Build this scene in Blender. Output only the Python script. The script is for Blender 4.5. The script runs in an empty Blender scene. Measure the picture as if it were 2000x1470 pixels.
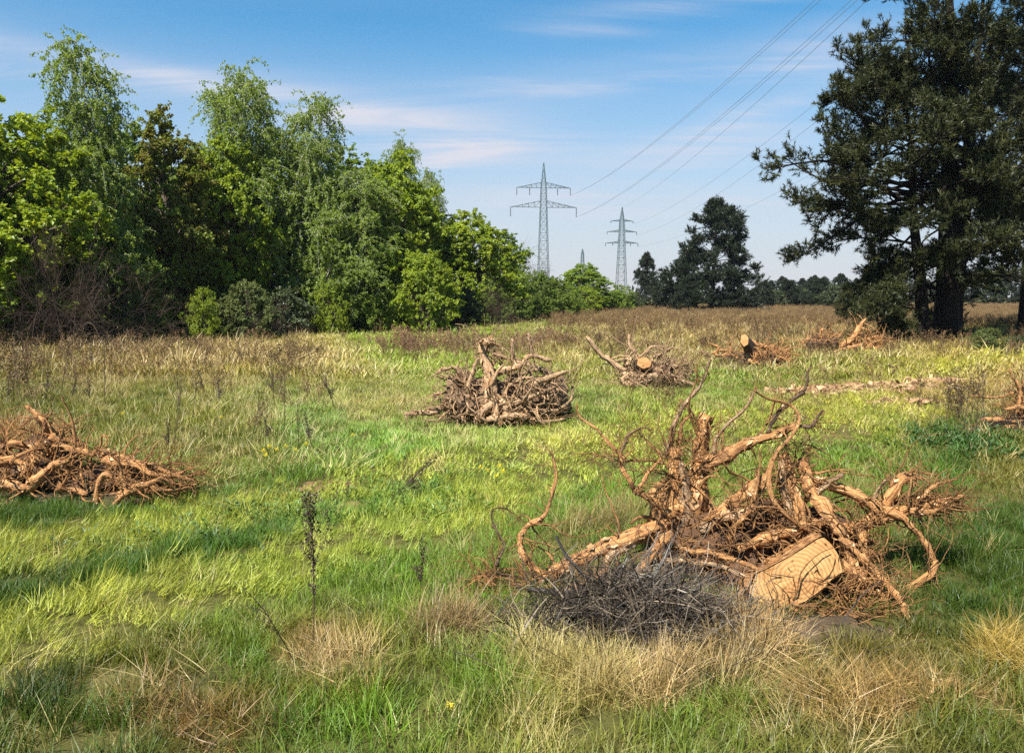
import bpy, math
import numpy as np
from mathutils import Vector

scene = bpy.context.scene
PI = math.pi

# ------------------------------------------------------------------ camera
PW, PH, F = 2000.0, 1470.0, 1540.0          # photograph size and focal length in its pixels
CAMZ = 1.65
HOR = 575.0
PITCH = math.atan((PH / 2 - HOR) / F)
SP, CP = math.sin(PITCH), math.cos(PITCH)
cam_data = bpy.data.cameras.new('camera')
cam = bpy.data.objects.new('camera', cam_data)
scene.collection.objects.link(cam)
cam.location = (0, 0, CAMZ)
cam.rotation_euler = (PI / 2 - PITCH, 0, 0)
cam_data.sensor_width = 36.0
cam_data.lens = 36.0 * F / PW
cam_data.clip_start = 0.05
cam_data.clip_end = 6000.0
scene.camera = cam

# ------------------------------------------------------------------ light
SUN_AZ = math.radians(214)     # compass bearing of the sun, 0 = away from the camera (+Y), clockwise
SUN_EL = math.radians(54)
sun_data = bpy.data.lights.new('sun', 'SUN')
sun_data.energy = 5.0
sun_data.angle = math.radians(0.5)
sun_data.color = (1.0, 0.93, 0.80)
sun = bpy.data.objects.new('sun', sun_data)
scene.collection.objects.link(sun)
to_sun = Vector((math.sin(SUN_AZ) * math.cos(SUN_EL), math.cos(SUN_AZ) * math.cos(SUN_EL), math.sin(SUN_EL)))
sun.rotation_euler = to_sun.to_track_quat('Z', 'Y').to_euler()
sun.location = to_sun * 50

world = bpy.data.worlds.new('World')
scene.world = world
world.use_nodes = True
nt = world.node_tree
nt.nodes.clear()


def N(tree, typ, **kw):
    n = tree.nodes.new(typ)
    for k, v in kw.items():
        if k.startswith('i_'):
            key = k[2:]
            key = int(key) if key.isdigit() else key
            n.inputs[key].default_value = v
        else:
            setattr(n, k, v)
    return n


def L(tree, a, b):
    tree.links.new(a, b)


def ramp(tree, stops, interp='LINEAR'):
    r = tree.nodes.new('ShaderNodeValToRGB')
    r.color_ramp.interpolation = interp
    el = r.color_ramp.elements
    while len(el) < len(stops):
        el.new(0.5)
    for e, (p, c) in zip(el, stops):
        e.position = p
        e.color = c if len(c) == 4 else (*c, 1)
    return r


def mixc(tree, blend='MIX', fac=None, a=None, b=None):
    m = tree.nodes.new('ShaderNodeMix')
    m.data_type = 'RGBA'
    m.blend_type = blend
    for key, v in ((0, fac), (6, a), (7, b)):
        if v is None:
            continue
        if hasattr(v, 'is_linked'):
            tree.links.new(v, m.inputs[key])
        elif key == 0:
            m.inputs[0].default_value = v
        else:
            m.inputs[key].default_value = v if len(v) == 4 else (*v, 1)
    return m.outputs[2]


def mth(tree, op, a, b=None, clamp=False):
    m = tree.nodes.new('ShaderNodeMath')
    m.operation = op
    m.use_clamp = clamp
    for i, v in enumerate((a, b)):
        if v is None:
            continue
        if hasattr(v, 'is_linked'):
            tree.links.new(v, m.inputs[i])
        else:
            m.inputs[i].default_value = v
    return m.outputs[0]


# sky: Nishita daylight with thin cirrus drawn on a high flat layer
sky = N(nt, 'ShaderNodeTexSky', sky_type='NISHITA', sun_disc=False)
sky.sun_elevation = SUN_EL
sky.sun_rotation = SUN_AZ
sky.altitude = 100
sky.air_density = 1.15
sky.dust_density = 0.35
sky.ozone_density = 2.2
tc = N(nt, 'ShaderNodeTexCoord')
sep = N(nt, 'ShaderNodeSeparateXYZ')
L(nt, tc.outputs['Generated'], sep.inputs[0])
zc = mth(nt, 'MAXIMUM', sep.outputs[2], 0.0)
den = mth(nt, 'ADD', zc, 0.12)
cx = mth(nt, 'DIVIDE', sep.outputs[0], den)
cy = mth(nt, 'DIVIDE', sep.outputs[1], den)
comb = N(nt, 'ShaderNodeCombineXYZ')
L(nt, cx, comb.inputs[0])
L(nt, cy, comb.inputs[1])
mp = N(nt, 'ShaderNodeMapping')
mp.inputs['Rotation'].default_value = (0, 0, 0.12)
mp.inputs['Scale'].default_value = (0.35, 1.5, 1)
mp.inputs['Location'].default_value = (3.1, 1.7, 0)
L(nt, comb.outputs[0], mp.inputs[0])
n1 = N(nt, 'ShaderNodeTexNoise', i_Scale=1.6, i_Detail=9.0, i_Roughness=0.6, i_Distortion=0.9)
L(nt, mp.outputs[0], n1.inputs['Vector'])
r1 = ramp(nt, [(0.38, (0, 0, 0)), (0.68, (1, 1, 1))], 'EASE')
L(nt, n1.outputs[0], r1.inputs[0])
# single cirrus streaks: centre (azimuth, elevation), half length, half width, slope, strength
az = mth(nt, 'ARCTAN2', sep.outputs[0], sep.outputs[1])
el = mth(nt, 'ARCSINE', sep.outputs[2])
cl = mth(nt, 'MULTIPLY', r1.outputs[0], 0.04)
STREAKS = [(-40, 5, 10, 2, 4, .5), (48, 10, 10, 1.5, 5, .5), (-60, 18, 12, 1.5, -5, .5), (75, 16, 14, 2, 4, .5), (110, 15, 14, 2, 3, .5), (160, 18, 14, 2, -3, .5), (-110, 16, 14, 2, 3, .5), (-150, 24, 14, 2, -3, .5)]
for px_, py_, hl_, hw_, sl_, st_ in ((60, 112, 190, 22, -5, .75), (340, 152, 170, 13, -5, .8), (620, 195, 230, 24, -6, .45), (790, 245, 300, 36, -3, .5), (1120, 62, 110, 9, -3, .45), (1150, 150, 260, 20, 4, .4), (1500, 212, 170, 15, 13, .6),
                                     (1600, 110, 150, 36, 10, .45), (890, 290, 110, 22, 8, .5), (1350, 300, 200, 24, 8, .45), (1050, 400, 220, 40, 4, .4), (1450, 390, 150, 22, 8, .35), (1300, 10, 220, 14, 2, .3)):
    yc_ = (PH / 2 - py_) / F
    v_ = Vector(((px_ - PW / 2) / F, CP + yc_ * SP, -SP + yc_ * CP)).normalized()
    STREAKS.append((math.degrees(math.atan2(v_.x, v_.y)), math.degrees(math.asin(v_.z)), math.degrees(hl_ / F), math.degrees(hw_ * 1.3 / F), sl_, st_ * 1.4))
for a0, e0, su, sv, slope, st_ in STREAKS:
    cs_, sn_ = math.cos(math.radians(slope)), math.sin(math.radians(slope))
    da = mth(nt, 'SUBTRACT', az, math.radians(a0))
    de = mth(nt, 'SUBTRACT', el, math.radians(e0))
    uu = mth(nt, 'ADD', mth(nt, 'MULTIPLY', da, cs_ / math.radians(su)), mth(nt, 'MULTIPLY', de, sn_ / math.radians(su)))
    vv = mth(nt, 'SUBTRACT', mth(nt, 'MULTIPLY', de, cs_ / math.radians(sv)), mth(nt, 'MULTIPLY', da, sn_ / math.radians(sv)))
    vv = mth(nt, 'ADD', vv, mth(nt, 'MULTIPLY', mth(nt, 'SUBTRACT', n1.outputs[0], 0.5), 2.2))
    q = mth(nt, 'ADD', mth(nt, 'MULTIPLY', uu, uu), mth(nt, 'MULTIPLY', vv, vv))
    gs = mth(nt, 'EXPONENT', mth(nt, 'MULTIPLY', q, -1.0))
    gs = mth(nt, 'MULTIPLY', gs, mth(nt, 'ADD', mth(nt, 'MULTIPLY', r1.outputs[0], 1.0), 0.22))
    cl = mth(nt, 'ADD', cl, mth(nt, 'MULTIPLY', gs, st_), True)
veil = ramp(nt, [(0.0, (0.95, 0.95, 0.95)), (0.10, (0.74, 0.74, 0.74)), (0.20, (0.38, 0.38, 0.38)), (0.31, (0.06, 0.06, 0.06)), (0.6, (0.02, 0.02, 0.02))])
L(nt, zc, veil.inputs[0])
skyc = mixc(nt, 'MULTIPLY', 1.0, sky.outputs[0], (0.22, 0.90, 1.17))
both = mixc(nt, 'MIX', veil.outputs[0], skyc, (5.6, 5.3, 5.7))
both = mixc(nt, 'MIX', cl, both, (5.5, 5.6, 6.3))
bg = N(nt, 'ShaderNodeBackground', i_Strength=0.054)
L(nt, both, bg.inputs[0])
wo = N(nt, 'ShaderNodeOutputWorld')
L(nt, bg.outputs[0], wo.inputs[0])

vs = scene.view_settings
vs.view_transform = 'Standard'
vs.look = 'None'
vs.exposure = 1.3
vs.gamma = 1.0
vs.use_curve_mapping = False
scene.render.engine = 'CYCLES'
cy_ = scene.cycles
cy_.use_denoising = False
cy_.denoiser = 'OPENIMAGEDENOISE'
cy_.denoising_input_passes = 'RGB_ALBEDO_NORMAL'
cy_.denoising_prefilter = 'ACCURATE'
cy_.max_bounces = 4
cy_.diffuse_bounces = 2
cy_.use_adaptive_sampling = True
cy_.adaptive_threshold = 0.007
cy_.glossy_bounces = 2
cy_.transmission_bounces = 3
cy_.volume_bounces = 0
cy_.sample_clamp_indirect = 4.0
cy_.caustics_reflective = False
cy_.caustics_refractive = False


# ------------------------------------------------------------------ geometry helpers
def gz(x, y):
    """height of the meadow"""
    x = np.asarray(x, float)
    y = np.asarray(y, float)
    near = np.exp(-((y - 5) / 40.0) ** 2)
    h = 0.035 * np.sin(x * 0.9 + 0.6 * np.sin(y * 0.5)) + 0.03 * np.sin(y * 1.1 + 0.7 * x) + 0.05 * np.sin(x * 0.21 + 1.0) * np.cos(y * 0.17)
    return h * near


def ray(px, py):
    xc, yc = (px - PW / 2) / F, (PH / 2 - py) / F
    return np.array([xc, CP + yc * SP, -SP + yc * CP])


def at(px, py, Y):
    """the point seen at a pixel at forward distance Y"""
    d = ray(px, py)
    return np.array([0, 0, CAMZ]) + d * (Y / d[1])


def gat(px, py):
    """the point of the ground seen at a pixel"""
    d = ray(px, py)
    t = CAMZ / -d[2]
    for _ in range(8):
        p = d * t
        t = (CAMZ - float(gz(p[0], p[1]))) / -d[2]
    p = np.array([0, 0, CAMZ]) + d * t
    return p


def proj(x, y, z):
    z = z - CAMZ
    f = y * CP - z * SP
    u = y * SP + z * CP
    return PW / 2 + F * x / f, PH / 2 - F * u / f


def unit(v):
    return v / np.maximum(np.linalg.norm(v, axis=-1, keepdims=True), 1e-9)


def catmull(P, n):
    P = np.asarray(P, float)
    m = len(P)
    if m == 2:
        t = np.linspace(0, 1, n)[:, None]
        return P[0] * (1 - t) + P[1] * t
    Q = np.vstack([2 * P[0] - P[1], P, 2 * P[-1] - P[-2]])
    s = np.linspace(0, m - 1, n)
    i = np.minimum(s.astype(int), m - 2)
    t = (s - i)[:, None]
    a, b, c, d = Q[i], Q[i + 1], Q[i + 2], Q[i + 3]
    return 0.5 * (2 * b + (c - a) * t + (2 * a - 5 * b + 4 * c - d) * t ** 2 + (3 * b - a - 3 * c + d) * t ** 3)


class Geo:
    """collects triangles and quads, then becomes one mesh"""

    def __init__(self):
        self.V, self.Q, self.T, self.A, self.U = [], [], [], [], []
        self.n = 0

    def add(self, V, Q=None, T=None, a=0.5, tc=None):
        V = np.asarray(V, float).reshape(-1, 3)
        if Q is not None and len(Q):
            self.Q.append(np.asarray(Q, int).reshape(-1, 4) + self.n)
        if T is not None and len(T):
            self.T.append(np.asarray(T, int).reshape(-1, 3) + self.n)
        self.V.append(V)
        self.A.append(np.broadcast_to(np.asarray(a, float), (len(V),)))
        self.U.append(V if tc is None else tc)
        self.n += len(V)

    def tubes(self, P, Rad, sides=5, seed=0, rough=0.0, a=0.5, cap=True):
        P = np.asarray(P, float)
        Rad = np.asarray(Rad, float)
        if P.ndim == 2:
            P, Rad = P[None], Rad[None]
        M, n, _ = P.shape
        T = unit(np.gradient(P, axis=1))
        ax = np.argmin(np.abs(T).mean(axis=1), axis=1)
        ref = np.eye(3)[ax][:, None, :]
        n1 = unit(np.cross(T, np.broadcast_to(ref, T.shape)))
        n2 = np.cross(T, n1)
        ang = np.arange(sides) * 2 * PI / sides
        c, s = np.cos(ang), np.sin(ang)
        rr = np.repeat(Rad[:, :, None], sides, axis=2)
        if rough:
            rng = np.random.default_rng(seed)
            fl = rng.normal(0, 1, (M, 1, sides)) * 0.8 + rng.normal(0, 0.55, (M, n, sides))
            rr = rr * np.clip(1 + rough * fl, 0.45, 1.8)
        V = P[:, :, None, :] + rr[..., None] * (c[None, None, :, None] * n1[:, :, None, :] + s[None, None, :, None] * n2[:, :, None, :])
        seg = np.linalg.norm(np.diff(P, axis=1), axis=2)
        al = np.concatenate([np.zeros((M, 1)), np.cumsum(seg, axis=1)], axis=1)
        off = np.random.default_rng(seed + 5).uniform(0, 20, (M, 1))
        tcv = np.stack([np.broadcast_to(c, (M, n, sides)) * 1.0, np.broadcast_to(s, (M, n, sides)) * 1.0,
                        np.broadcast_to((al + off)[:, :, None], (M, n, sides))], axis=-1)
        idx = np.arange(M * n * sides).reshape(M, n, sides)
        q = np.stack([idx[:, :-1, :], np.roll(idx, -1, 2)[:, :-1, :], np.roll(idx, -1, 2)[:, 1:, :], idx[:, 1:, :]], axis=-1).reshape(-1, 4)
        Vf = V.reshape(-1, 3)
        tf = tcv.reshape(-1, 3)
        aa = np.asarray(a, float)
        if aa.ndim == 1:
            aa = np.repeat(aa, n * sides)
        tri = []
        if cap:
            k = len(Vf)
            Vf = np.vstack([Vf, P[:, 0], P[:, -1]])
            tf = np.vstack([tf, np.zeros((2 * M, 3))])
            if aa.ndim == 1:
                aa = np.concatenate([aa, np.zeros(2 * M) + 0.5])
            for m_i, row in ((0, 0), (1, n - 1)):
                ring = idx[:, row, :]
                cen = np.repeat((k + m_i * M + np.arange(M))[:, None], sides, 1)
                nx = np.roll(ring, -1, 1)
                tri.append(np.stack([cen, nx, ring] if m_i == 0 else [cen, ring, nx], axis=-1).reshape(-1, 3))
            tri = np.concatenate(tri)
        self.add(Vf, q, tri if cap else None, aa, tf)

    def leaves(self, C, D, Nn, ln, wd, a=0.5, fold=0.18):
        """one folded diamond for each leaf: base C, direction D, face normal Nn"""
        C, D, Nn = np.asarray(C), unit(np.asarray(D)), np.asarray(Nn)
        S = unit(np.cross(D, Nn))
        U = np.cross(S, D)
        ln = np.broadcast_to(ln, (len(C),))[:, None]
        wd = np.broadcast_to(wd, (len(C),))[:, None]
        V = np.stack([C, C + D * ln * 0.45 + S * wd * 0.5 + U * wd * fold, C + D * ln - U * wd * fold, C + D * ln * 0.45 - S * wd * 0.5 + U * wd * fold], axis=1)
        q = np.arange(len(C) * 4).reshape(-1, 4)
        a = np.repeat(np.broadcast_to(a, (len(C),)), 4)
        self.add(V.reshape(-1, 3), q, None, a)

    def spikes(self, C, D, ln, wd, seed=0, a=0.5):
        """one thin triangle for each needle"""
        rng = np.random.default_rng(seed)
        D = unit(D)
        S = unit(np.cross(D, rng.normal(0, 1, D.shape)))
        ln = np.broadcast_to(ln, (len(C),))[:, None]
        wd = np.broadcast_to(wd, (len(C),))[:, None]
        V = np.stack([C + S * wd * .5, C - S * wd * .5, C + D * ln], axis=1)
        t = np.arange(len(C) * 3).reshape(-1, 3)
        self.add(V.reshape(-1, 3), None, t, np.repeat(np.broadcast_to(a, (len(C),)), 3))

    def mesh(self, name, mat=None, smooth=False):
        me = bpy.data.meshes.new(name)
        V = np.concatenate(self.V) if self.V else np.zeros((0, 3))
        T = np.concatenate(self.T) if self.T else np.zeros((0, 3), int)
        Q = np.concatenate(self.Q) if self.Q else np.zeros((0, 4), int)
        nl = len(T) * 3 + len(Q) * 4
        me.vertices.add(len(V))
        me.vertices.foreach_set('co', V.astype(np.float32).ravel())
        me.loops.add(nl)
        me.loops.foreach_set('vertex_index', np.concatenate([T.ravel(), Q.ravel()]).astype(np.int32))
        me.polygons.add(len(T) + len(Q))
        st = np.concatenate([np.arange(len(T)) * 3, len(T) * 3 + np.arange(len(Q)) * 4]).astype(np.int32)
        me.polygons.foreach_set('loop_start', st)
        me.polygons.foreach_set('use_smooth', np.full(len(T) + len(Q), smooth, bool))
        at_ = me.attributes.new('v', 'FLOAT', 'POINT')
        at_.data.foreach_set('value', np.concatenate(self.A).astype(np.float32))
        if smooth:
            at2 = me.attributes.new('tc', 'FLOAT_VECTOR', 'POINT')
            at2.data.foreach_set('vector', np.concatenate(self.U).astype(np.float32).ravel())
        if mat is not None:
            me.materials.append(mat)
        me.update(calc_edges=True)
        return me

    def build(self, name, mat, parent=None, smooth=False):
        return link(name, self.mesh(name, mat, smooth), parent)


def link(name, data, parent=None):
    o = bpy.data.objects.new(name, data)
    scene.collection.objects.link(o)
    if parent is not None:
        o.parent = parent
    return o


def tag(o, label=None, cat=None, group=None, kind=None):
    for k, v in (('label', label), ('category', cat), ('group', group), ('kind', kind)):
        if v:
            o[k] = v
    return o


def empty(name, loc, label, cat, group=None, rz=0.0, sc=1.0):
    e = bpy.data.objects.new(name, None)
    e.empty_display_size = 0.2
    scene.collection.objects.link(e)
    e.location = [float(q) for q in loc]
    e.rotation_euler = (0, 0, rz)
    e.scale = (sc, sc, sc) if np.isscalar(sc) else sc
    return tag(e, label, cat, group)


def walk(S, D, ln, n, wig, seed, grav=0.0, att=None):
    """random curling curves: starts S, directions D, lengths ln, n points each"""
    rng = np.random.default_rng(seed)
    M = len(S)
    P = np.zeros((M, n, 3))
    P[:, 0] = S
    d = unit(np.asarray(D, float))
    st = (np.broadcast_to(ln, (M,)) / (n - 1))[:, None]
    turn = rng.normal(0, 1, (M, 3)) * wig
    for i in range(1, n):
        turn = turn * 0.6 + rng.normal(0, 1, (M, 3)) * wig
        d = unit(d + turn)
        d[:, 2] -= grav
        d = unit(d)
        P[:, i] = P[:, i - 1] + d * st
    return P


# ------------------------------------------------------------------ materials
def new_mat(name):
    m = bpy.data.materials.new(name)
    m.use_nodes = True
    m.node_tree.nodes.clear()
    return m, m.node_tree


def leaf_mat(name, c1, c2, c3=None, trans=0.35, gloss=0.05, rough=0.45, instancer=False):
    m, t = new_mat(name)
    at_ = N(t, 'ShaderNodeAttribute', attribute_name='v')
    st = [(0.0, c1), (1.0, c2)] if c3 is None else [(0.0, c1), (0.5, c2), (1.0, c3)]
    r = ramp(t, st)
    L(t, at_.outputs['Fac'], r.inputs[0])
    col = r.outputs[0]
    if instancer:
        ai = N(t, 'ShaderNodeAttribute', attribute_name='col', attribute_type='INSTANCER')
        col = mixc(t, 'MULTIPLY', 1.0, col, ai.outputs['Color'])
    d = N(t, 'ShaderNodeBsdfDiffuse')
    L(t, col, d.inputs[0])
    tr = N(t, 'ShaderNodeBsdfTranslucent')
    tcol = mixc(t, 'MULTIPLY', 1.0, col, (1.25, 1.15, 0.55))
    L(t, tcol, tr.inputs[0])
    mx = N(t, 'ShaderNodeMixShader', i_0=trans)
    L(t, d.outputs[0], mx.inputs[1])
    L(t, tr.outputs[0], mx.inputs[2])
    g = N(t, 'ShaderNodeBsdfGlossy', i_Roughness=rough)
    g.inputs[0].default_value = (0.8, 0.85, 0.9, 1)
    m2 = N(t, 'ShaderNodeMixShader', i_0=gloss)
    L(t, mx.outputs[0], m2.inputs[1])
    L(t, g.outputs[0], m2.inputs[2])
    o = N(t, 'ShaderNodeOutputMaterial')
    L(t, m2.outputs[0], o.inputs[0])
    return m


def bark_mat(name, cols, scale=(1.6, 1.6, 5.0), bump=0.5, dist=0.006, patch=None, rough=0.85, patch_scale=7.0):
    """streaks along a tube from its own tube coordinates, plus broad colour patches"""
    m, t = new_mat(name)
    a = N(t, 'ShaderNodeAttribute', attribute_name='tc')
    mp_ = N(t, 'ShaderNodeMapping')
    mp_.inputs['Scale'].default_value = scale
    L(t, a.outputs['Vector'], mp_.inputs[0])
    n_ = N(t, 'ShaderNodeTexNoise', i_Scale=1.0, i_Detail=6.0, i_Roughness=0.62)
    L(t, mp_.outputs[0], n_.inputs['Vector'])
    k = len(cols)
    r = ramp(t, [(0.28 + 0.44 * i / (k - 1), c) for i, c in enumerate(cols)])
    L(t, n_.outputs[0], r.inputs[0])
    col = r.outputs[0]
    geo = N(t, 'ShaderNodeNewGeometry')
    n2_ = N(t, 'ShaderNodeTexNoise', i_Scale=patch_scale, i_Detail=5.0, i_Roughness=0.6)
    L(t, geo.outputs['Position'], n2_.inputs['Vector'])
    if patch:
        r2_ = ramp(t, [(0.5, (0, 0, 0)), (0.64, (1, 1, 1))])
        L(t, n2_.outputs[0], r2_.inputs[0])
        col = mixc(t, 'MIX', mth(t, 'MULTIPLY', r2_.outputs[0], 0.75), col, patch)
    av = N(t, 'ShaderNodeAttribute', attribute_name='v')
    vr = ramp(t, [(0, (0.55, 0.52, 0.5)), (0.5, (1, 1, 1)), (1, (1.3, 1.22, 1.1))])
    L(t, av.outputs['Fac'], vr.inputs[0])
    col = mixc(t, 'MULTIPLY', 1.0, col, vr.outputs[0])
    b = N(t, 'ShaderNodeBsdfPrincipled')
    b.inputs['Roughness'].default_value = rough
    b.inputs['Specular IOR Level'].default_value = 0.2
    L(t, col, b.inputs['Base Color'])
    n3 = N(t, 'ShaderNodeTexNoise', i_Scale=55.0, i_Detail=4.0, i_Roughness=0.7)
    L(t, geo.outputs['Position'], n3.inputs['Vector'])
    hsum = mth(t, 'ADD', n_.outputs[0], mth(t, 'MULTIPLY', n3.outputs[0], 0.6))
    bp = N(t, 'ShaderNodeBump', i_Strength=bump, i_Distance=dist)
    L(t, hsum, bp.inputs['Height'])
    L(t, bp.outputs[0], b.inputs['Normal'])
    o = N(t, 'ShaderNodeOutputMaterial')
    L(t, b.outputs[0], o.inputs[0])
    return m


def plain_mat(name, c1, c2, scale=6.0, rough=0.8, bump=0.3, dist=0.01, metal=0.0, detail=6.0):
    m, t = new_mat(name)
    geo = N(t, 'ShaderNodeNewGeometry')
    n_ = N(t, 'ShaderNodeTexNoise', i_Scale=scale, i_Detail=detail, i_Roughness=0.6)
    L(t, geo.outputs['Position'], n_.inputs['Vector'])
    r = ramp(t, [(0.3, c1), (0.7, c2)])
    L(t, n_.outputs[0], r.inputs[0])
    b = N(t, 'ShaderNodeBsdfPrincipled')
    b.inputs['Roughness'].default_value = rough
    b.inputs['Metallic'].default_value = metal
    b.inputs['Specular IOR Level'].default_value = 0.25
    L(t, r.outputs[0], b.inputs['Base Color'])
    if bump:
        bp = N(t, 'ShaderNodeBump', i_Strength=bump, i_Distance=dist)
        L(t, n_.outputs[0], bp.inputs['Height'])
        L(t, bp.outputs[0], b.inputs['Normal'])
    o = N(t, 'ShaderNodeOutputMaterial')
    L(t, b.outputs[0], o.inputs[0])
    return m

# ------------------------------------------------------------------ ground sheet
def ground_mat():
    m, t = new_mat('meadow_soil')
    geo = N(t, 'ShaderNodeNewGeometry')
    a = N(t, 'ShaderNodeTexNoise', i_Scale=0.35, i_Detail=6.0, i_Roughness=0.6)
    b_ = N(t, 'ShaderNodeTexNoise', i_Scale=9.0, i_Detail=8.0, i_Roughness=0.7)
    L(t, geo.outputs['Position'], a.inputs['Vector'])
    L(t, geo.outputs['Position'], b_.inputs['Vector'])
    r1_ = ramp(t, [(0.35, (0.055, 0.065, 0.02)), (0.55, (0.085, 0.085, 0.03)), (0.72, (0.13, 0.10, 0.05))])
    L(t, a.outputs[0], r1_.inputs[0])
    r2_ = ramp(t, [(0.3, (0.45, 0.42, 0.4)), (0.7, (1.5, 1.4, 1.2))])
    L(t, b_.outputs[0], r2_.inputs[0])
    col = mixc(t, 'MULTIPLY', 1.0, r1_.outputs[0], r2_.outputs[0])
    bs = N(t, 'ShaderNodeBsdfPrincipled')
    bs.inputs['Roughness'].default_value = 0.95
    bs.inputs['Specular IOR Level'].default_value = 0.1
    L(t, col, bs.inputs['Base Color'])
    bp = N(t, 'ShaderNodeBump', i_Strength=0.8, i_Distance=0.04)
    L(t, b_.outputs[0], bp.inputs['Height'])
    L(t, bp.outputs[0], bs.inputs['Normal'])
    o = N(t, 'ShaderNodeOutputMaterial')
    L(t, bs.outputs[0], o.inputs[0])
    return m


def make_ground():
    rad = np.concatenate([[0.0], np.geomspace(0.4, 480, 112)])
    na = 180
    ang = np.arange(na) * 2 * PI / na
    X = rad[:, None] * np.sin(ang)[None]
    Y = rad[:, None] * np.cos(ang)[None] + 2.0
    V = np.stack([X, Y, gz(X, Y)], -1).reshape(-1, 3)
    idx = np.arange(len(rad) * na).reshape(len(rad), na)
    nx = np.roll(idx, -1, 1)
    q = np.stack([idx[:-1], idx[1:], nx[1:], nx[:-1]], -1).reshape(-1, 4)
    g = Geo()
    g.add(V, q)
    o = g.build('meadow_ground', ground_mat(), None, True)
    tag(o, kind='structure')


make_ground()

# ------------------------------------------------------------------ tree materials
M_trunk = bark_mat('grey_brown_bark', [(0.035, 0.028, 0.022), (0.09, 0.072, 0.055), (0.16, 0.135, 0.11)], (2.5, 2.5, 3.0), 0.8, 0.02)
M_birch = bark_mat('white_birch_bark', [(0.05, 0.045, 0.04), (0.38, 0.37, 0.34), (0.6, 0.58, 0.53)], (0.6, 0.6, 9.0), 0.3, 0.008)
M_pinebark = bark_mat('dark_pine_bark', [(0.006, 0.0045, 0.004), (0.013, 0.009, 0.007), (0.024, 0.017, 0.013)], (3.0, 3.0, 2.2), 1.0, 0.04)
M_deadtwig = bark_mat('dead_twig_bark', [(0.025, 0.017, 0.012), (0.055, 0.038, 0.028), (0.09, 0.064, 0.048)], (2, 2, 6), 0.3, 0.004)
LM = {
    'maple': leaf_mat('fresh_maple_leaf', (0.15, 0.215, 0.014), (0.245, 0.33, 0.022), (0.34, 0.40, 0.028), 0.5, 0.02),
    'maple2': leaf_mat('mid_green_leaf', (0.11, 0.185, 0.02), (0.19, 0.285, 0.028), (0.27, 0.36, 0.038), 0.5, 0.02),
    'copper': leaf_mat('coppery_young_leaf', (0.125, 0.095, 0.02), (0.16, 0.17, 0.022), (0.19, 0.25, 0.028), 0.45, 0.02),
    'birch': leaf_mat('birch_leaf', (0.11, 0.17, 0.022), (0.185, 0.265, 0.033), (0.265, 0.345, 0.05), 0.48, 0.015),
    'bush': leaf_mat('bush_leaf', (0.075, 0.13, 0.018), (0.135, 0.205, 0.026), (0.20, 0.27, 0.035), 0.45, 0.02),
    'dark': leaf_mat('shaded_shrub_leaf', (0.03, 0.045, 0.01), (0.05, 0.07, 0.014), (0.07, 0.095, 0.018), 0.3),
    'grey': leaf_mat('grey_green_leaf', (0.07, 0.10, 0.03), (0.12, 0.15, 0.04), (0.17, 0.20, 0.055), 0.35, 0.02),
    'pine': leaf_mat('pine_needle', (0.016, 0.022, 0.008), (0.036, 0.042, 0.013), (0.078, 0.080, 0.023), 0.12, 0.02),
    'pinefar': leaf_mat('far_pine_needle', (0.013, 0.020, 0.010), (0.021, 0.030, 0.013), (0.032, 0.042, 0.016), 0.1, 0.03),
}


def envelope(rng):
    ph = rng.uniform(0, 6.28, 6)
    am = rng.uniform(0.5, 1.0, 6)

    def f(ang, z):
        return 1 + 0.19 * (am[0] * np.sin(2 * ang + ph[0] + 1.1 * z) + am[1] * np.sin(3 * ang + ph[1] - 2.3 * z) + am[2] * np.sin(5 * ang + 3.1 * z + ph[2]) + am[3] * np.sin(4.1 * z + ph[3] + ang))
    return f


def trunk_path(rng, H, lean=0.03, n=14):
    z = np.linspace(-0.15, H, n)
    w = np.cumsum(rng.normal(0, 1, (n, 2)) * H * lean / n ** 0.5, axis=0)
    return np.column_stack([w[:, 0] - w[1, 0], w[:, 1] - w[1, 1], z])


def limbs_to(g, tp, tr, H, sites, rng, rise=0.45, rbase=0.35, sides=5):
    """a curved limb from the trunk out to each site"""
    d = np.hypot(sites[:, 0], sites[:, 1])
    za = np.clip(sites[:, 2] - d * rise * rng.uniform(0.6, 1.4, len(sites)) - 0.05 * H, 0.06 * H, 0.93 * H)
    x = np.interp(za, tp[:, 2], tp[:, 0])
    y = np.interp(za, tp[:, 2], tp[:, 1])
    A = np.column_stack([x, y, za])
    n = 7
    t = np.linspace(0, 1, n)[None, :, None]
    mid = (A + sites) / 2 + rng.normal(0, 0.09, A.shape) * d[:, None] + np.array([0, 0, 0.08]) * d[:, None]
    P = (1 - t) ** 2 * A[:, None] + 2 * t * (1 - t) * mid[:, None] + t ** 2 * sites[:, None]
    r0 = np.clip(tr * rbase * (d / (0.3 * H)) ** 0.6, 0.012, tr * 0.6)
    r = r0[:, None] * (1 - 0.8 * np.linspace(0, 1, n)[None])
    g.tubes(P, r, sides, int(rng.integers(1e6)), 0.1)
    return P


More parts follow.
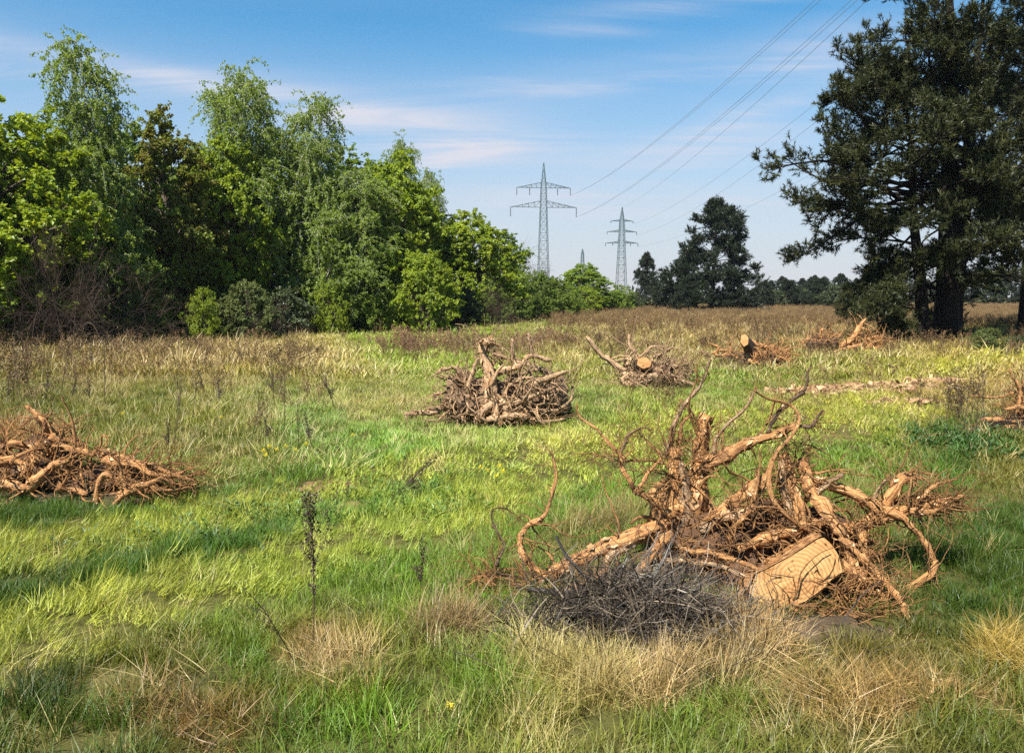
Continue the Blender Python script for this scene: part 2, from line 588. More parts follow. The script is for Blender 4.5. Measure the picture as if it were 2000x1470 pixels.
def broadleaf(seed, H, prof, tr, ncl, ntw, nlf, leaf, clr, flat=0.5, zmin=0.06, stems=1):
    rng = np.random.default_rng(seed)
    g, lf = Geo(), Geo()
    env = envelope(rng)
    tp = trunk_path(rng, H * 0.9)
    g.tubes(tp, tr * (1 - np.linspace(0, 1, len(tp)) * 0.9) * np.r_[1.35, 1.1, np.ones(len(tp) - 2)], 9, seed, 0.08)
    zz = np.linspace(zmin, 1, 200)
    w = np.interp(zz, *zip(*prof)) ** 1.3 + 0.01
    z = rng.choice(zz, ncl, p=w / w.sum()) + rng.uniform(-.01, .01, ncl)
    ang = rng.uniform(0, 2 * PI, ncl)
    rr = np.interp(z, *zip(*prof)) * H * env(ang, z * 4) * (0.32 + 0.68 * rng.uniform(0, 1, ncl) ** 0.55)
    S = np.column_stack([rr * np.cos(ang), rr * np.sin(ang), z * H * (1 + rng.normal(0, .012, ncl))])
    S[:, 0] += np.interp(S[:, 2], tp[:, 2], tp[:, 0])
    S[:, 1] += np.interp(S[:, 2], tp[:, 2], tp[:, 1])
    limbs_to(g, tp, tr, H, S[::2], rng)
    out = unit(np.column_stack([np.cos(ang), np.sin(ang), 0.25 + 0 * ang]))
    St = np.repeat(S, ntw, 0) + rng.normal(0, clr * 0.45, (ncl * ntw, 3)) * np.array([1, 1, 0.55])
    D = np.repeat(out, ntw, 0) * 0.8 + rng.normal(0, 0.7, (ncl * ntw, 3)) * np.array([1, 1, flat])
    ln = clr * rng.uniform(0.6, 1.25, ncl * ntw)
    P = walk(St, D, ln, 4, 0.16, seed + 1, 0.04)
    g.tubes(P, np.broadcast_to(np.array([0.010, 0.008, 0.005, 0.003]), P.shape[:2]) * (0.6 + leaf * 4), 3, seed, 0, cap=False)
    K = len(P)
    t = rng.uniform(0.25, 3.0, (K, nlf))
    i = np.minimum(t.astype(int), 2)
    f = (t - i)[..., None]
    kk = np.arange(K)[:, None]
    C = P[kk, i] * (1 - f) + P[kk, i + 1] * f
    C = (C + rng.normal(0, clr * 0.07, C.shape)).reshape(-1, 3)
    D2 = np.repeat(unit(P[:, -1] - P[:, 0]), nlf, 0) * 0.5 + rng.normal(0, 0.7, C.shape) * np.array([1, 1, .55]) - np.array([0, 0, 0.22])
    Nn = np.array([0, 0, 0.75]) + np.repeat(out, ntw * nlf, 0) * 0.7 + rng.normal(0, 0.5, C.shape)
    v = np.clip(np.repeat(rng.normal(0.5, 0.17, ncl), ntw * nlf) + rng.normal(0, 0.18, len(C)), 0, 1)
    s = leaf * rng.uniform(0.65, 1.25, len(C))
    lf.leaves(C, D2, Nn, s, s * 0.78, v)
    return g.mesh('broadleaf_trunk', M_trunk, True), lf.mesh('broadleaf_crown', LM['maple'])


def birch(seed, H, prof, tr, ncl, nst, nlf, leaf=0.06, zmin=0.12):
    rng = np.random.default_rng(seed)
    g, lf = Geo(), Geo()
    env = envelope(rng)
    tp = trunk_path(rng, H * 0.97, 0.035)
    g.tubes(tp, tr * (1 - np.linspace(0, 1, len(tp)) * 0.93), 8, seed, 0.06)
    zz = np.linspace(zmin, 0.99, 200)
    w = np.interp(zz, *zip(*prof)) ** 1.1 + 0.035
    z = rng.choice(zz, ncl, p=w / w.sum())
    ang = rng.uniform(0, 2 * PI, ncl)
    rr = np.interp(z, *zip(*prof)) * H * env(ang, z * 5) * (0.2 + 0.8 * rng.uniform(0, 1, ncl) ** 0.6)
    S = np.column_stack([rr * np.cos(ang), rr * np.sin(ang), z * H])
    S[:, 0] += np.interp(S[:, 2], tp[:, 2], tp[:, 0])
    S[:, 1] += np.interp(S[:, 2], tp[:, 2], tp[:, 1])
    limbs_to(g, tp, tr, H, S[::2], rng, 0.95, 0.3, 4)
    K = ncl * nst
    St = np.repeat(S, nst, 0) + rng.normal(0, 0.2, (K, 3)) * np.array([1, 1, .8])
    out = np.column_stack([np.cos(ang), np.sin(ang), 0.1 + 0 * ang])
    D = np.repeat(out, nst, 0) * 0.55 + rng.normal(0, 0.5, (K, 3)) - np.array([0, 0, .1])
    ln = rng.uniform(0.35, 1.15, K) * np.repeat(np.clip(0.5 + z, 0.6, 1.3), nst)
    P = walk(St, D, ln * .85, 6, 0.12, seed + 3, 0.26)
    g.tubes(P, np.broadcast_to(np.linspace(0.009, 0.003, 6), P.shape[:2]), 3, seed, 0, cap=False)
    t = rng.uniform(0.3, 5.0, (K, nlf))
    i = np.minimum(t.astype(int), 4)
    f = (t - i)[..., None]
    kk = np.arange(K)[:, None]
    C = (P[kk, i] * (1 - f) + P[kk, i + 1] * f).reshape(-1, 3) + rng.normal(0, 0.035, (K * nlf, 3))
    D2 = rng.normal(0, 0.6, C.shape) - np.array([0, 0, 0.6])
    Nn = rng.normal(0, 0.8, C.shape) + np.array([0, 0, .5])
    v = np.clip(np.repeat(rng.normal(0.5, 0.15, K), nlf) + rng.normal(0, 0.2, len(C)), 0, 1)
    s = leaf * rng.uniform(0.7, 1.3, len(C))
    lf.leaves(C, D2, Nn, s, s * 0.8, v)
    return g.mesh('birch_trunk', M_birch, True), lf.mesh('birch_crown', LM['birch'])


def bare_shrub(seed, H, n=60, spread=1.0):
    rng = np.random.default_rng(seed)
    g = Geo()
    a = rng.uniform(0, 2 * PI, n)
    S = np.column_stack([0.25 * np.cos(a), 0.25 * np.sin(a), -0.05 + 0 * a])
    D = np.column_stack([np.cos(a) * spread, np.sin(a) * spread, rng.uniform(0.5, 1.6, n)])
    P = walk(S, D, H * rng.uniform(0.6, 1.1, n), 9, 0.12, seed, 0.02)
    g.tubes(P, np.linspace(0.03, 0.006, 9)[None] * rng.uniform(.5, 1.3, (n, 1)), 5, seed, .1)
    for lev, (m, ln, r) in enumerate(((9, 0.45, 0.008), (6, 0.24, 0.0055))):
        par = P.reshape(-1, P.shape[1], 3)
        K = len(par) * m
        i = rng.integers(2, par.shape[1] - 1, K)
        k = np.repeat(np.arange(len(par)), m)
        S2 = par[k, i]
        D2 = unit(par[k, np.minimum(i + 1, par.shape[1] - 1)] - par[k, i - 1]) + rng.normal(0, 0.65, (K, 3))
        P = walk(S2, D2, H * ln * rng.uniform(.5, 1.2, K), 6, 0.16, seed + lev, 0.01)
        g.tubes(P, np.linspace(r, r * .45, 6)[None].repeat(K, 0), 3, seed, 0, cap=False)
    return g.mesh('bare_twigs', M_deadtwig, True)


def pine(seed, H, Lz, nbr, tr, stems=((0, 0, 0, 0, 1.0),), zlow=0.1, nsub=7, ntw=7, nnd=26, ndl=0.12, ndw=0.016, tw=0.26, up=0.12, extra=()):
    """stems: (x0, y0, x1, y1, share of height); Lz: (height, branch length)"""
    rng = np.random.default_rng(seed)
    g, lf = Geo(), Geo()
    zs, ls = zip(*Lz)
    paths = []
    for (x0, y0, x1, y1, hs) in stems:
        n = 16
        z = np.linspace(-0.2, H * hs, n)
        t = np.linspace(0, 1, n)
        wob = np.cumsum(rng.normal(0, 0.05, (n, 2)), axis=0) * t[:, None]
        p = np.column_stack([x0 + (x1 - x0) * t + wob[:, 0], y0 + (y1 - y0) * t + wob[:, 1], z])
        g.tubes(p, tr * hs * (1 - 0.88 * t) * np.r_[1.25, 1.08, np.ones(n - 2)], 10, seed, 0.07)
        paths.append(p)
    bz = rng.uniform(zlow * H, H * 0.99, nbr)
    az = np.arange(nbr) * 2.39996 + rng.normal(0, .3, nbr)
    which = rng.integers(0, len(paths), nbr)
    A, D, Ln = [], [], []
    for i in range(nbr):
        p = paths[which[i]]
        zz_ = min(bz[i], p[-1, 2] * 0.99)
        A.append([np.interp(zz_, p[:, 2], p[:, 0]), np.interp(zz_, p[:, 2], p[:, 1]), zz_])
        Ln.append(np.interp(zz_, zs, ls) * rng.uniform(0.6, 1.08))
        D.append([math.cos(az[i]), math.sin(az[i]), up + 0.75 * (zz_ / H) ** 3 + rng.normal(0, .12)])
    for (x1_, y1_, z1_, za_, k_) in extra:
        p = paths[k_]
        s0 = np.array([np.interp(za_, p[:, 2], p[:, 0]), np.interp(za_, p[:, 2], p[:, 1]), za_])
        v = np.array([x1_, y1_, z1_]) - s0
        A.append(s0); D.append(v); Ln.append(np.linalg.norm(v))
    nbr = len(A)
    A, D, Ln = np.array(A), unit(np.array(D)), np.array(Ln)
    P = walk(A, D, Ln, 8, 0.12, seed + 1, -0.01)
    r0 = np.clip(0.013 * Ln + 0.008, 0.015, 0.11)
    g.tubes(P, r0[:, None] * np.linspace(1, 0.25, 8)[None], 6, seed, 0.08)
    K = nbr * nsub
    k = np.repeat(np.arange(nbr), nsub)
    t = rng.uniform(0.46, 1.0, K) * 6.99
    i = t.astype(int)
    f = (t - i)[:, None]
    S2 = P[k, i] * (1 - f) + P[k, i + 1] * f
    bd = unit(P[k, i + 1] - P[k, i])
    side = unit(np.cross(bd, [0, 0, 1.0])) * np.where(rng.uniform(size=K) < .5, -1, 1)[:, None]
    D2 = bd * 0.8 + side * rng.uniform(0.2, 1.0, (K, 1)) + rng.normal(0, 0.16, (K, 3)) + np.array([0, 0, 0.16])
    ln2 = Ln[k] * 0.27 * (1.25 - 0.8 * t / 7) * rng.uniform(.6, 1.2, K) + 0.25
    P2 = walk(S2, D2, ln2, 6, 0.12, seed + 2, -0.03)
    g.tubes(P2, np.clip(0.012 * ln2, 0.006, .03)[:, None] * np.linspace(1, .4, 6)[None], 4, seed, 0, cap=False)
    K3 = K * ntw
    k3 = np.repeat(np.arange(K), ntw)
    t3 = rng.uniform(0.25, 1.0, K3) * 4.99
    i3 = t3.astype(int)
    f3 = (t3 - i3)[:, None]
    S3 = P2[k3, i3] * (1 - f3) + P2[k3, i3 + 1] * f3 + rng.normal(0, 0.05, (K3, 3))
    D3 = unit(P2[k3, i3 + 1] - P2[k3, i3]) * 0.7 + rng.normal(0, .55, (K3, 3)) + np.array([0, 0, .45])
    D3 = unit(D3)
    ln3 = tw * rng.uniform(.6, 1.25, K3)
    # each shoot is a brush of needles
    tt = rng.uniform(0.1, 1.0, (K3, nnd, 1))
    C = S3[:, None] + D3[:, None] * ln3[:, None, None] * tt
    ND = D3[:, None] * 0.75 + rng.normal(0, 0.62, (K3, nnd, 3))
    v = np.clip(np.repeat(rng.normal(.45, .2, K3), nnd) + rng.normal(0, .12, K3 * nnd), 0, 1)
    lf.spikes(C.reshape(-1, 3), ND.reshape(-1, 3), ndl * rng.uniform(.7, 1.2, K3 * nnd), ndw, seed, v)
    return g.mesh('pine_trunk', M_pinebark, True), lf.mesh('pine_crown', LM['pine'])


def plant_tree(name, meshes, base, sc, rz, leafmat, label, cat='tree', group=None, partn=('trunk', 'crown'), barkmat=None):
    e = empty(name, base, label, cat, group, rz, sc)
    for nm, me, mt in zip(partn, meshes, (barkmat, leafmat)):
        o = link(nm, me, e)
        if mt is not None:
            o.material_slots[0].link = 'OBJECT'
            o.material_slots[0].material = mt
    return e


P_round = [(0, .10), (.1, .26), (.3, .36), (.55, .36), (.78, .27), (.92, .14), (1, .03)]
P_tall = [(0, .12), (.1, .24), (.3, .28), (.55, .25), (.75, .19), (.9, .11), (1, .03)]
P_birch = [(0, .04), (.12, .14), (.3, .21), (.5, .19), (.7, .14), (.85, .11), (.95, .07), (1, .02)]
P_birch2 = [(0, .05), (.12, .18), (.3, .22), (.5, .17), (.65, .10), (.8, .11), (.95, .075), (1, .03)]
P_bush = [(0, .34), (.15, .5), (.4, .55), (.7, .42), (.9, .22), (1, .06)]

T_round = [broadleaf(11, 8.0, P_round, 0.16, 380, 6, 23, 0.16, 0.42, 0.4),
           broadleaf(12, 8.0, P_round, 0.16, 380, 6, 23, 0.155, 0.40, 0.5)]
T_tall = [broadleaf(13, 9.0, P_tall, 0.15, 380, 6, 22, 0.15, 0.40, 0.45),
          broadleaf(14, 9.0, P_tall, 0.15, 380, 6, 22, 0.155, 0.42, 0.4)]
T_birch = [birch(21, 10.0, P_birch, 0.13, 330, 7, 30, 0.086), birch(22, 10.0, P_birch2, 0.13, 340, 7, 30, 0.086)]
T_bush = [broadleaf(31, 2.6, P_bush, 0.05, 170, 6, 22, 0.075, 0.26, 0.6, 0.02),
          broadleaf(32, 2.6, P_bush, 0.05, 170, 6, 22, 0.07, 0.27, 0.8, 0.02)]
B_bare = bare_shrub(41, 3.6, 18, 0.6)


def stand(px, gy, top, meshes, H0, mat, name, label, rz=0.0, dz=0.0, wide=1.0, group=None, cat='tree', **kw):
    """plant so that the tree stands at px, ground row gy (plus dz metres behind), its top at row `top`"""
    p = gat(px, gy)
    if dz:
        q = at(px, gy, p[1] + dz)
        p = np.array([q[0], q[1], 0])
    p[2] = gz(p[0], p[1])
    tip = at(px, top, p[1])
    s = (tip[2] - p[2]) / H0
    return plant_tree(name, meshes, p, (s * wide, s * wide, s), rz, mat, label, cat, group, **kw)


ORD = ('first', 'second', 'third', 'fourth', 'fifth', 'sixth', 'seventh', 'eighth', 'ninth', 'tenth', 'eleventh', 'twelfth', 'thirteenth', 'fourteenth', 'fifteenth', 'sixteenth', 'seventeenth', 'eighteenth', 'nineteenth', 'twentieth', 'twenty first')
EDGE = 'trees along the left woodland edge'
# front row of the woodland edge
stand(30, 690, 195, T_round[0], 8.0, LM['maple'], 'maple_tree', 'bright yellow green maple at the left edge of the photo', 0.3, 2.2, 0.95, EDGE)
stand(190, 684, 88, T_birch[1], 10.0, LM['birch'], 'birch_tree', 'tallest drooping birch, left of the coppery maple', 0.6, 2.6, 0.8, EDGE)
stand(335, 675, 222, T_tall[0], 9.0, LM['copper'], 'maple_tree', 'brownish coppery young maple between the two tall birches', 1.1, 3.6, 0.78, EDGE)
stand(445, 668, 262, T_round[1], 8.0, LM['maple'], 'maple_tree', 'yellow green maple just left of the middle birch', 2.0, 3.0, 0.66, EDGE)
stand(508, 664, 133, T_birch[0], 10.0, LM['birch'], 'birch_tree', 'second tallest birch with a pointed dark green top', 2.2, 3.6, .85, EDGE)
stand(622, 660, 185, T_birch[1], 10.0, LM['birch'], 'birch_tree', 'slender birch with a rounded nodding top, third from the left', 3.4, 3.0, 0.86, EDGE)
stand(690, 655, 330, T_birch[0], 10.0, LM['birch'], 'birch_tree', 'low wide birch with pale trunk under the slender birch', 4.4, 1.5, 1.25, EDGE)
stand(768, 651, 300, T_round[0], 8.0, LM['maple'], 'maple_tree', 'sunlit yellow green maple right of the birches', 2.6, 3.0, 0.78, EDGE)
stand(790, 650, 268, T_birch[0], 10.0, LM['birch'], 'birch_tree', 'thin wispy birch rising behind the sunlit maple', 0.2, 6.0, 0.6, EDGE)
stand(850, 646, 335, T_birch[1], 10.0, LM['birch'], 'birch_tree', 'small thin birch top right of the wispy birch', 5.2, 7.0, 0.62, EDGE)
stand(925, 640, 412, T_round[1], 8.0, LM['maple'], 'maple_tree', 'rounded bright green tree ending the tall woodland edge', 4.1, 3.5, 1.0, EDGE)
stand(-140, 700, 150, T_tall[1], 9.0, LM['maple2'], 'maple_tree', 'green tree just beyond the left picture edge', 1.9, 2.0, 1.1, EDGE)
# second row, filling the wood behind
BACK = 'trees behind the woodland edge'
for i, (px, gy, top, k) in enumerate(((-40, 690, 230, 1), (110, 686, 255, 0), (265, 678, 260, 1), (410, 668, 300, 0), (560, 662, 275, 1), (670, 656, 300, 0), (725, 652, 330, 1), (840, 645, 395, 0), (985, 632, 455, 1))):
    stand(px, gy, top, T_tall[k], 9.0, LM['maple2' if i % 2 else 'bush'], 'woodland_tree', 'mid green tree in the back row of the left wood, %s from the left' % ORD[i], 1.3 * i, 7.5, 1.15, BACK)
# lower storey
SHR = 'shrubs at the foot of the wood'
stand(832, 650, 490, T_bush[0], 2.6, LM['maple'], 'bush', 'big bright green leafy bush at the foot of the sunlit maple', 0.4, -0.6, 0.72, SHR, 'bush')
stand(955, 637, 545, T_bush[1], 2.6, LM['bush'], 'bush', 'loose green bush below the rounded end tree', 1.4, 1.0, 0.85, SHR, 'bush')
stand(645, 657, 545, T_bush[1], 2.6, LM['maple'], 'bush', 'sunlit yellow green sapling in front of dark birch foliage', 3.0, -0.4, 0.55, SHR, 'bush')
stand(480, 668, 548, T_bush[0], 2.6, LM['grey'], 'bush', 'grey green bush under the middle birch', 2.0, -0.2, 0.8, SHR, 'bush')
stand(400, 672, 560, T_bush[1], 2.6, LM['maple'], 'bush', 'yellow green sapling under the coppery maple', 5.0, -0.2, 0.5, SHR, 'bush')
stand(255, 680, 470, T_bush[1], 2.6, LM['bush'], 'bush', 'mid green bush beside the bare brown shrub', 5.6, 1.6, 0.75, SHR, 'bush')
stand(10, 692, 470, T_bush[1], 2.6, LM['maple2'], 'bush', 'green bush at the left picture edge below the maple', 0.9, 1.8, 0.7, SHR, 'bush')
stand(735, 653, 525, T_bush[1], 2.6, LM['birch'], 'bush', 'dull green bush left of the big bright bush', 2.9, 1.2, 0.85, SHR, 'bush')
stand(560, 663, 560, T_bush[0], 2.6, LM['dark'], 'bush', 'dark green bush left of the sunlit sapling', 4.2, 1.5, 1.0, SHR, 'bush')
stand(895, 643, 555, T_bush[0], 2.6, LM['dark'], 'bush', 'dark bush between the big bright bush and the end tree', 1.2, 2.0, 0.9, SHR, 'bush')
for i, px in enumerate((-60, 60, 150, 215, 310, 365, 440, 520, 610, 690, 780, 870)):
    gy = float(np.interp(px, [0, 350, 700, 1000], [690, 674, 655, 631]))
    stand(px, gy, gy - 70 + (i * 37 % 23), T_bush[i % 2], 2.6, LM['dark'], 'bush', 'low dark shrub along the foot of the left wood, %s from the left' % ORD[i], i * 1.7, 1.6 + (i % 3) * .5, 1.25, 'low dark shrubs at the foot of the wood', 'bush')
for px, gy, top, rz, lab, wd in ((120, 688, 450, 0.5, 'tall leafless brown shrub at the left wood edge', .6), (40, 690, 520, 2.2, 'low leafless twiggy shrub left of the tall leafless one', .8), (215, 684, 520, 3.2, 'leafless twiggy shrub right of the tall leafless one', 1.0),
                             (960, 640, 560, 1.0, 'pale leafless shrub with spreading stems below the end tree', 0.8), (535, 664, 590, 4.0, 'low leafless shrub beside the sunlit sapling', 1.1)):
    p = gat(px, gy)
    s = (at(px, top, p[1] + .5)[2]) / 3.6
    e = empty('bare_shrub', (p[0], p[1] + .5, gz(p[0], p[1])), lab, 'shrub', 'leafless shrubs', rz, (s * wd, s * wd, s))
    link('branches', B_bare, e)

# far end of the field, middle
stand(1052, 625, 528, T_bush[0], 2.6, LM['bush'], 'bush', 'green bush below the nearer pylon', 0.2, 1, 0.75, 'bushes at the far field edge', 'bush')
stand(1005, 631, 520, T_bush[1], 2.6, LM['bush'], 'bush', 'green bush left of the nearer pylon foot', 1.2, 3, 0.7, 'bushes at the far field edge', 'bush')
stand(1090, 621, 548, T_bush[1], 2.6, LM['maple'], 'bush', 'bright yellow green bush left of the round tree', 2.2, 1, 0.7, 'bushes at the far field edge', 'bush')
stand(1142, 617, 515, T_round[1], 8.0, LM['maple2'], 'maple_tree', 'round green tree between the two pylons', 3.2, 4, 1.45)
stand(1150, 616, 560, T_bush[0], 2.6, LM['maple'], 'bush', 'bright low bush in front of the round tree', 4.2, 0, 0.8, 'bushes at the far field edge', 'bush')
stand(1215, 613, 556, T_bush[1], 2.6, LM['maple2'], 'bush', 'green bush under the farther pylon', 5.2, 2, 0.85, 'bushes at the far field edge', 'bush')
stand(1185, 613, 572, T_bush[0], 2.6, LM['grey'], 'bush', 'dull bush right of the round tree', 0.7, 1, 0.8, 'bushes at the far field edge', 'bush')
for i, (px, gy, top, mt_) in enumerate(((1015, 628, 548, 'bush'), (1035, 626, 556, 'maple2'), (1070, 622, 540, 'bush'), (1108, 619, 556, 'maple2'), (1128, 617, 566, 'grey'), (1168, 615, 560, 'bush'), (1198, 613, 566, 'maple2'), (1236, 612, 570, 'dark'))):
    stand(px, gy, top, T_bush[i % 2], 2.6, LM[mt_], 'bush', 'small leafy bush of the hedge under the pylons, %s from the left' % ORD[i], i * 1.3, 1.5, 1.05, 'hedge bushes under the pylons', 'bush')
p = gat(1032, 622)
s = at(1032, 488, p[1] + 10)[2] / 3.6
e = empty('bare_tree', (p[0] * 1.2, p[1] + 10, 0), 'small leafless tree left of the nearer pylon', 'tree', None, 0.4, (s * .5, s * .5, s))
link('branches', B_bare, e)

# pines
PINE_L = [(0.4, 1.8), (1.2, 2.6), (3, 2.8), (5.6, 3.4), (7.0, 3.0), (8.5, 2.3), (10.3, 2.2), (12, 2.5), (14, 1.7)]
pb = gat(1848, 668)
rngp = np.random.default_rng(61)
PINE_X = []
for px_, py_, dza in ((1512, 345, -.3), (1540, 330, .2), (1530, 415, -.2), (1575, 400, .4), (1522, 472, 1.6), (1560, 515, 1.8), (1600, 590, 1.0), (1620, 560, 1.2), (1590, 215, -.6), (1600, 265, -.4), (1660, 95, -1.2), (1668, 165, -1.0), (1700, 40, -1.4), (1640, 300, 0), (1620, 360, .3),
                      (1650, 480, 1.4), (1590, 440, .8), (1620, 230, -.6), (1680, 560, .8), (1640, 610, .8), (1700, 610, .6), (1690, 130, -.8), (2060, 350, 0), (2080, 440, .4), (2040, 560, 1.0), (2060, 220, -.5), (1990, 590, .8), (1940, 600, .7)):
    for q_ in range(2):
        yy_ = pb[1] + rngp.normal(0, 1.6)
        e_ = at(px_ + (45 if px_ < 1700 else 0) + rngp.normal(0, 14), py_ + rngp.normal(0, 8), yy_)
        PINE_X.append((e_[0] - pb[0], yy_ - pb[1], e_[2], float(np.clip(e_[2] + dza, .7, 12.5)), int(rngp.integers(0, 2)) if e_[2] < 8 else 0))
for px_, py_ in ((1860, 30), (1800, 60), (1910, 70), (1840, 120), (1890, 150), (1790, 150), (1850, 210), (1930, 200), (1870, 280), (1820, 260)):
    yy_ = pb[1] - rngp.uniform(1.4, 2.4)
    e_ = at(px_, py_, yy_)
    PINE_X.append((e_[0] - pb[0], yy_ - pb[1], e_[2], e_[2] - .5, 0))
T_pineA = pine(51, 14.0, PINE_L, 84, 0.42, ((0, 0, -0.3, 0.2, 1.0), (-0.85, -0.2, -1.35, 0.3, 0.6), (0.25, 0.25, 1.0, 0.6, 0.85)), 0.16, 11, 10, 22, 0.15, 0.028, 0.28, extra=PINE_X)
T_pineB = pine(52, 12.0, [(1, 2.5), (3, 3.6), (6, 3.8), (9, 2.6), (12, 0.8)], 75, 0.24, zlow=0.2, nsub=10, ntw=9, nnd=28, ndl=0.14, ndw=0.027, tw=.3)
T_pineC = pine(53, 9.0, [(0.3, 4.0), (1.5, 4.3), (3.5, 3.3), (5.5, 2.7), (7, 2.2), (8.3, 1.3), (9, .5)], 105, 0.2, zlow=0.05, nsub=8, ntw=7, nnd=18, ndl=0.24, ndw=0.06, tw=0.42)
T_pineD = pine(54, 4.0, [(0.1, 2.0), (1.2, 2.2), (2.5, 1.5), (4, .4)], 60, 0.1, zlow=0.04, nsub=7, ntw=7, nnd=24, ndl=0.14, ndw=0.03, tw=0.27)


def pine_at(px, gy, top, meshes, H0, mat, label, rz=0, dz=0, wide=1.0, name='pine_tree', cat='tree', group=None):
    return stand(px, gy, top, meshes, H0, mat, name, label, rz, dz, wide, group, cat)


p = gat(1848, 668)
plant_tree('pine_tree', T_pineA, (p[0], p[1], gz(p[0], p[1])), 1.0, 0.0, LM['pine'], 'huge dark pine with three thick trunks on the right', 'tree')
p = gat(1995, 664)
plant_tree('pine_tree', T_pineB, (p[0] + .1, p[1], gz(p[0], p[1])), 1.1, 0.8, LM['pine'], 'dark pine with a single trunk at the right picture edge', 'tree')
p = gat(2150, 655)
plant_tree('pine_tree', T_pineB, (p[0], p[1] + 3, 0), 1.15, 2.8, LM['pine'], 'dark pine standing just beyond the right picture edge', 'tree')
pine_at(1390, 612, 408, T_pineC, 9.0, LM['pinefar'], 'broad dark pine standing alone in the middle distance', 0.5, 3, 1.15)
pine_at(1262, 610, 503, T_pineC, 9.0, LM['pinefar'], 'small slim dark conifer right of the farther pylon', 2.1, 6, 0.72)
pine_at(1300, 611, 540, T_pineD, 4.0, LM['pinefar'], 'low dark conifer between the slim conifer and the broad pine', 1.1, 3, 0.85)
pine_at(1432, 612, 552, T_pineD, 4.0, LM['pinefar'], 'low spreading dark conifer at the right foot of the broad pine', 3.1, 0, 1.15)
pine_at(1340, 612, 545, T_pineD, 4.0, LM['pinefar'], 'low spreading dark conifer at the left foot of the broad pine', 4.6, 0, 1.0)
pine_at(1652, 642, 560, T_pineD, 4.0, LM['pine'], 'low dark young pine left of the huge pine', 0.9, 0, 0.55)
pine_at(1700, 636, 530, T_pineD, 4.0, LM['pine'], 'young pine tucked under the left branches of the huge pine', 2.0, 3, 0.7)
FARW = 'trees of the far dark wood'
for i, (px, top) in enumerate(((1240, 572), (1290, 566), (1440, 566), (1480, 560), (1505, 552), (1525, 545), (1545, 556), (1565, 548), (1590, 543), (1615, 548), (1640, 540), (1670, 548), (1705, 540), (1740, 545), (1775, 538), (1810, 545), (1850, 538), (1895, 545), (1935, 540), (1975, 538), (2040, 545))):
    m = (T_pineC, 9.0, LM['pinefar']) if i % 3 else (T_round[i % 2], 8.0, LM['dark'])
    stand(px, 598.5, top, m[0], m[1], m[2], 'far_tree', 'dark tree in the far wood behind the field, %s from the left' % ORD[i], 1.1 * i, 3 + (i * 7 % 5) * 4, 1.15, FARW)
for i, (px, gy, top, k_) in enumerate(((1488, 606, 556, 0), (1512, 605, 566, 1), (1540, 604, 552, 0), (1568, 604, 562, 1), (1598, 605, 548, 0), (1628, 606, 556, 1))):
    stand(px, gy, top, (T_pineD, T_bush[0])[k_], (4.0, 2.6)[k_], (LM['pinefar'], LM['dark'])[k_], 'dark_bush', 'dark bush between the broad pine and the huge pine, %s from the left' % ORD[i], i * 1.4, 1.0, 1.1, 'dark bushes between the pines', 'bush')
for px, gy, top, lab, w in ((1742, 668, 612, 'scrubby bush left of the huge pine trunks', .8), (1925, 690, 640, 'pale flowering bramble bush right of the huge pine trunks', 1.2), (1985, 705, 655, 'bramble bush at the right picture edge under the pines', 1.1), (1800, 640, 600, 'green bush behind the huge pine trunks', 1.0), (1500, 604, 575, 'brownish bush at the far wood edge', 1.2)):
    stand(px, gy, top, T_bush[0], 2.6, LM['dark' if px != 1925 else 'grey'], 'bush', lab, px, 0, w, 'bushes around the pines', 'bush')

# ------------------------------------------------------------------ pylons and cables
M_steel = plain_mat('painted_pylon_steel', (0.05, 0.08, 0.09), (0.09, 0.13, 0.145), 0.4, 0.6, 0)
M_ins = plain_mat('insulator_glaze', (0.05, 0.06, 0.07), (0.10, 0.11, 0.12), 2.0, 0.3, 0)
M_wire = plain_mat('cable_aluminium', (0.16, 0.20, 0.25), (0.22, 0.26, 0.31), 0.5, 0.5, 0)


def seg_tubes(g, A, B, r, sides=4):
    A, B = np.asarray(A, float), np.asarray(B, float)
    P = np.stack([A, B], 1)
    g.tubes(P, np.full(P.shape[:2], r), sides, 0, 0)


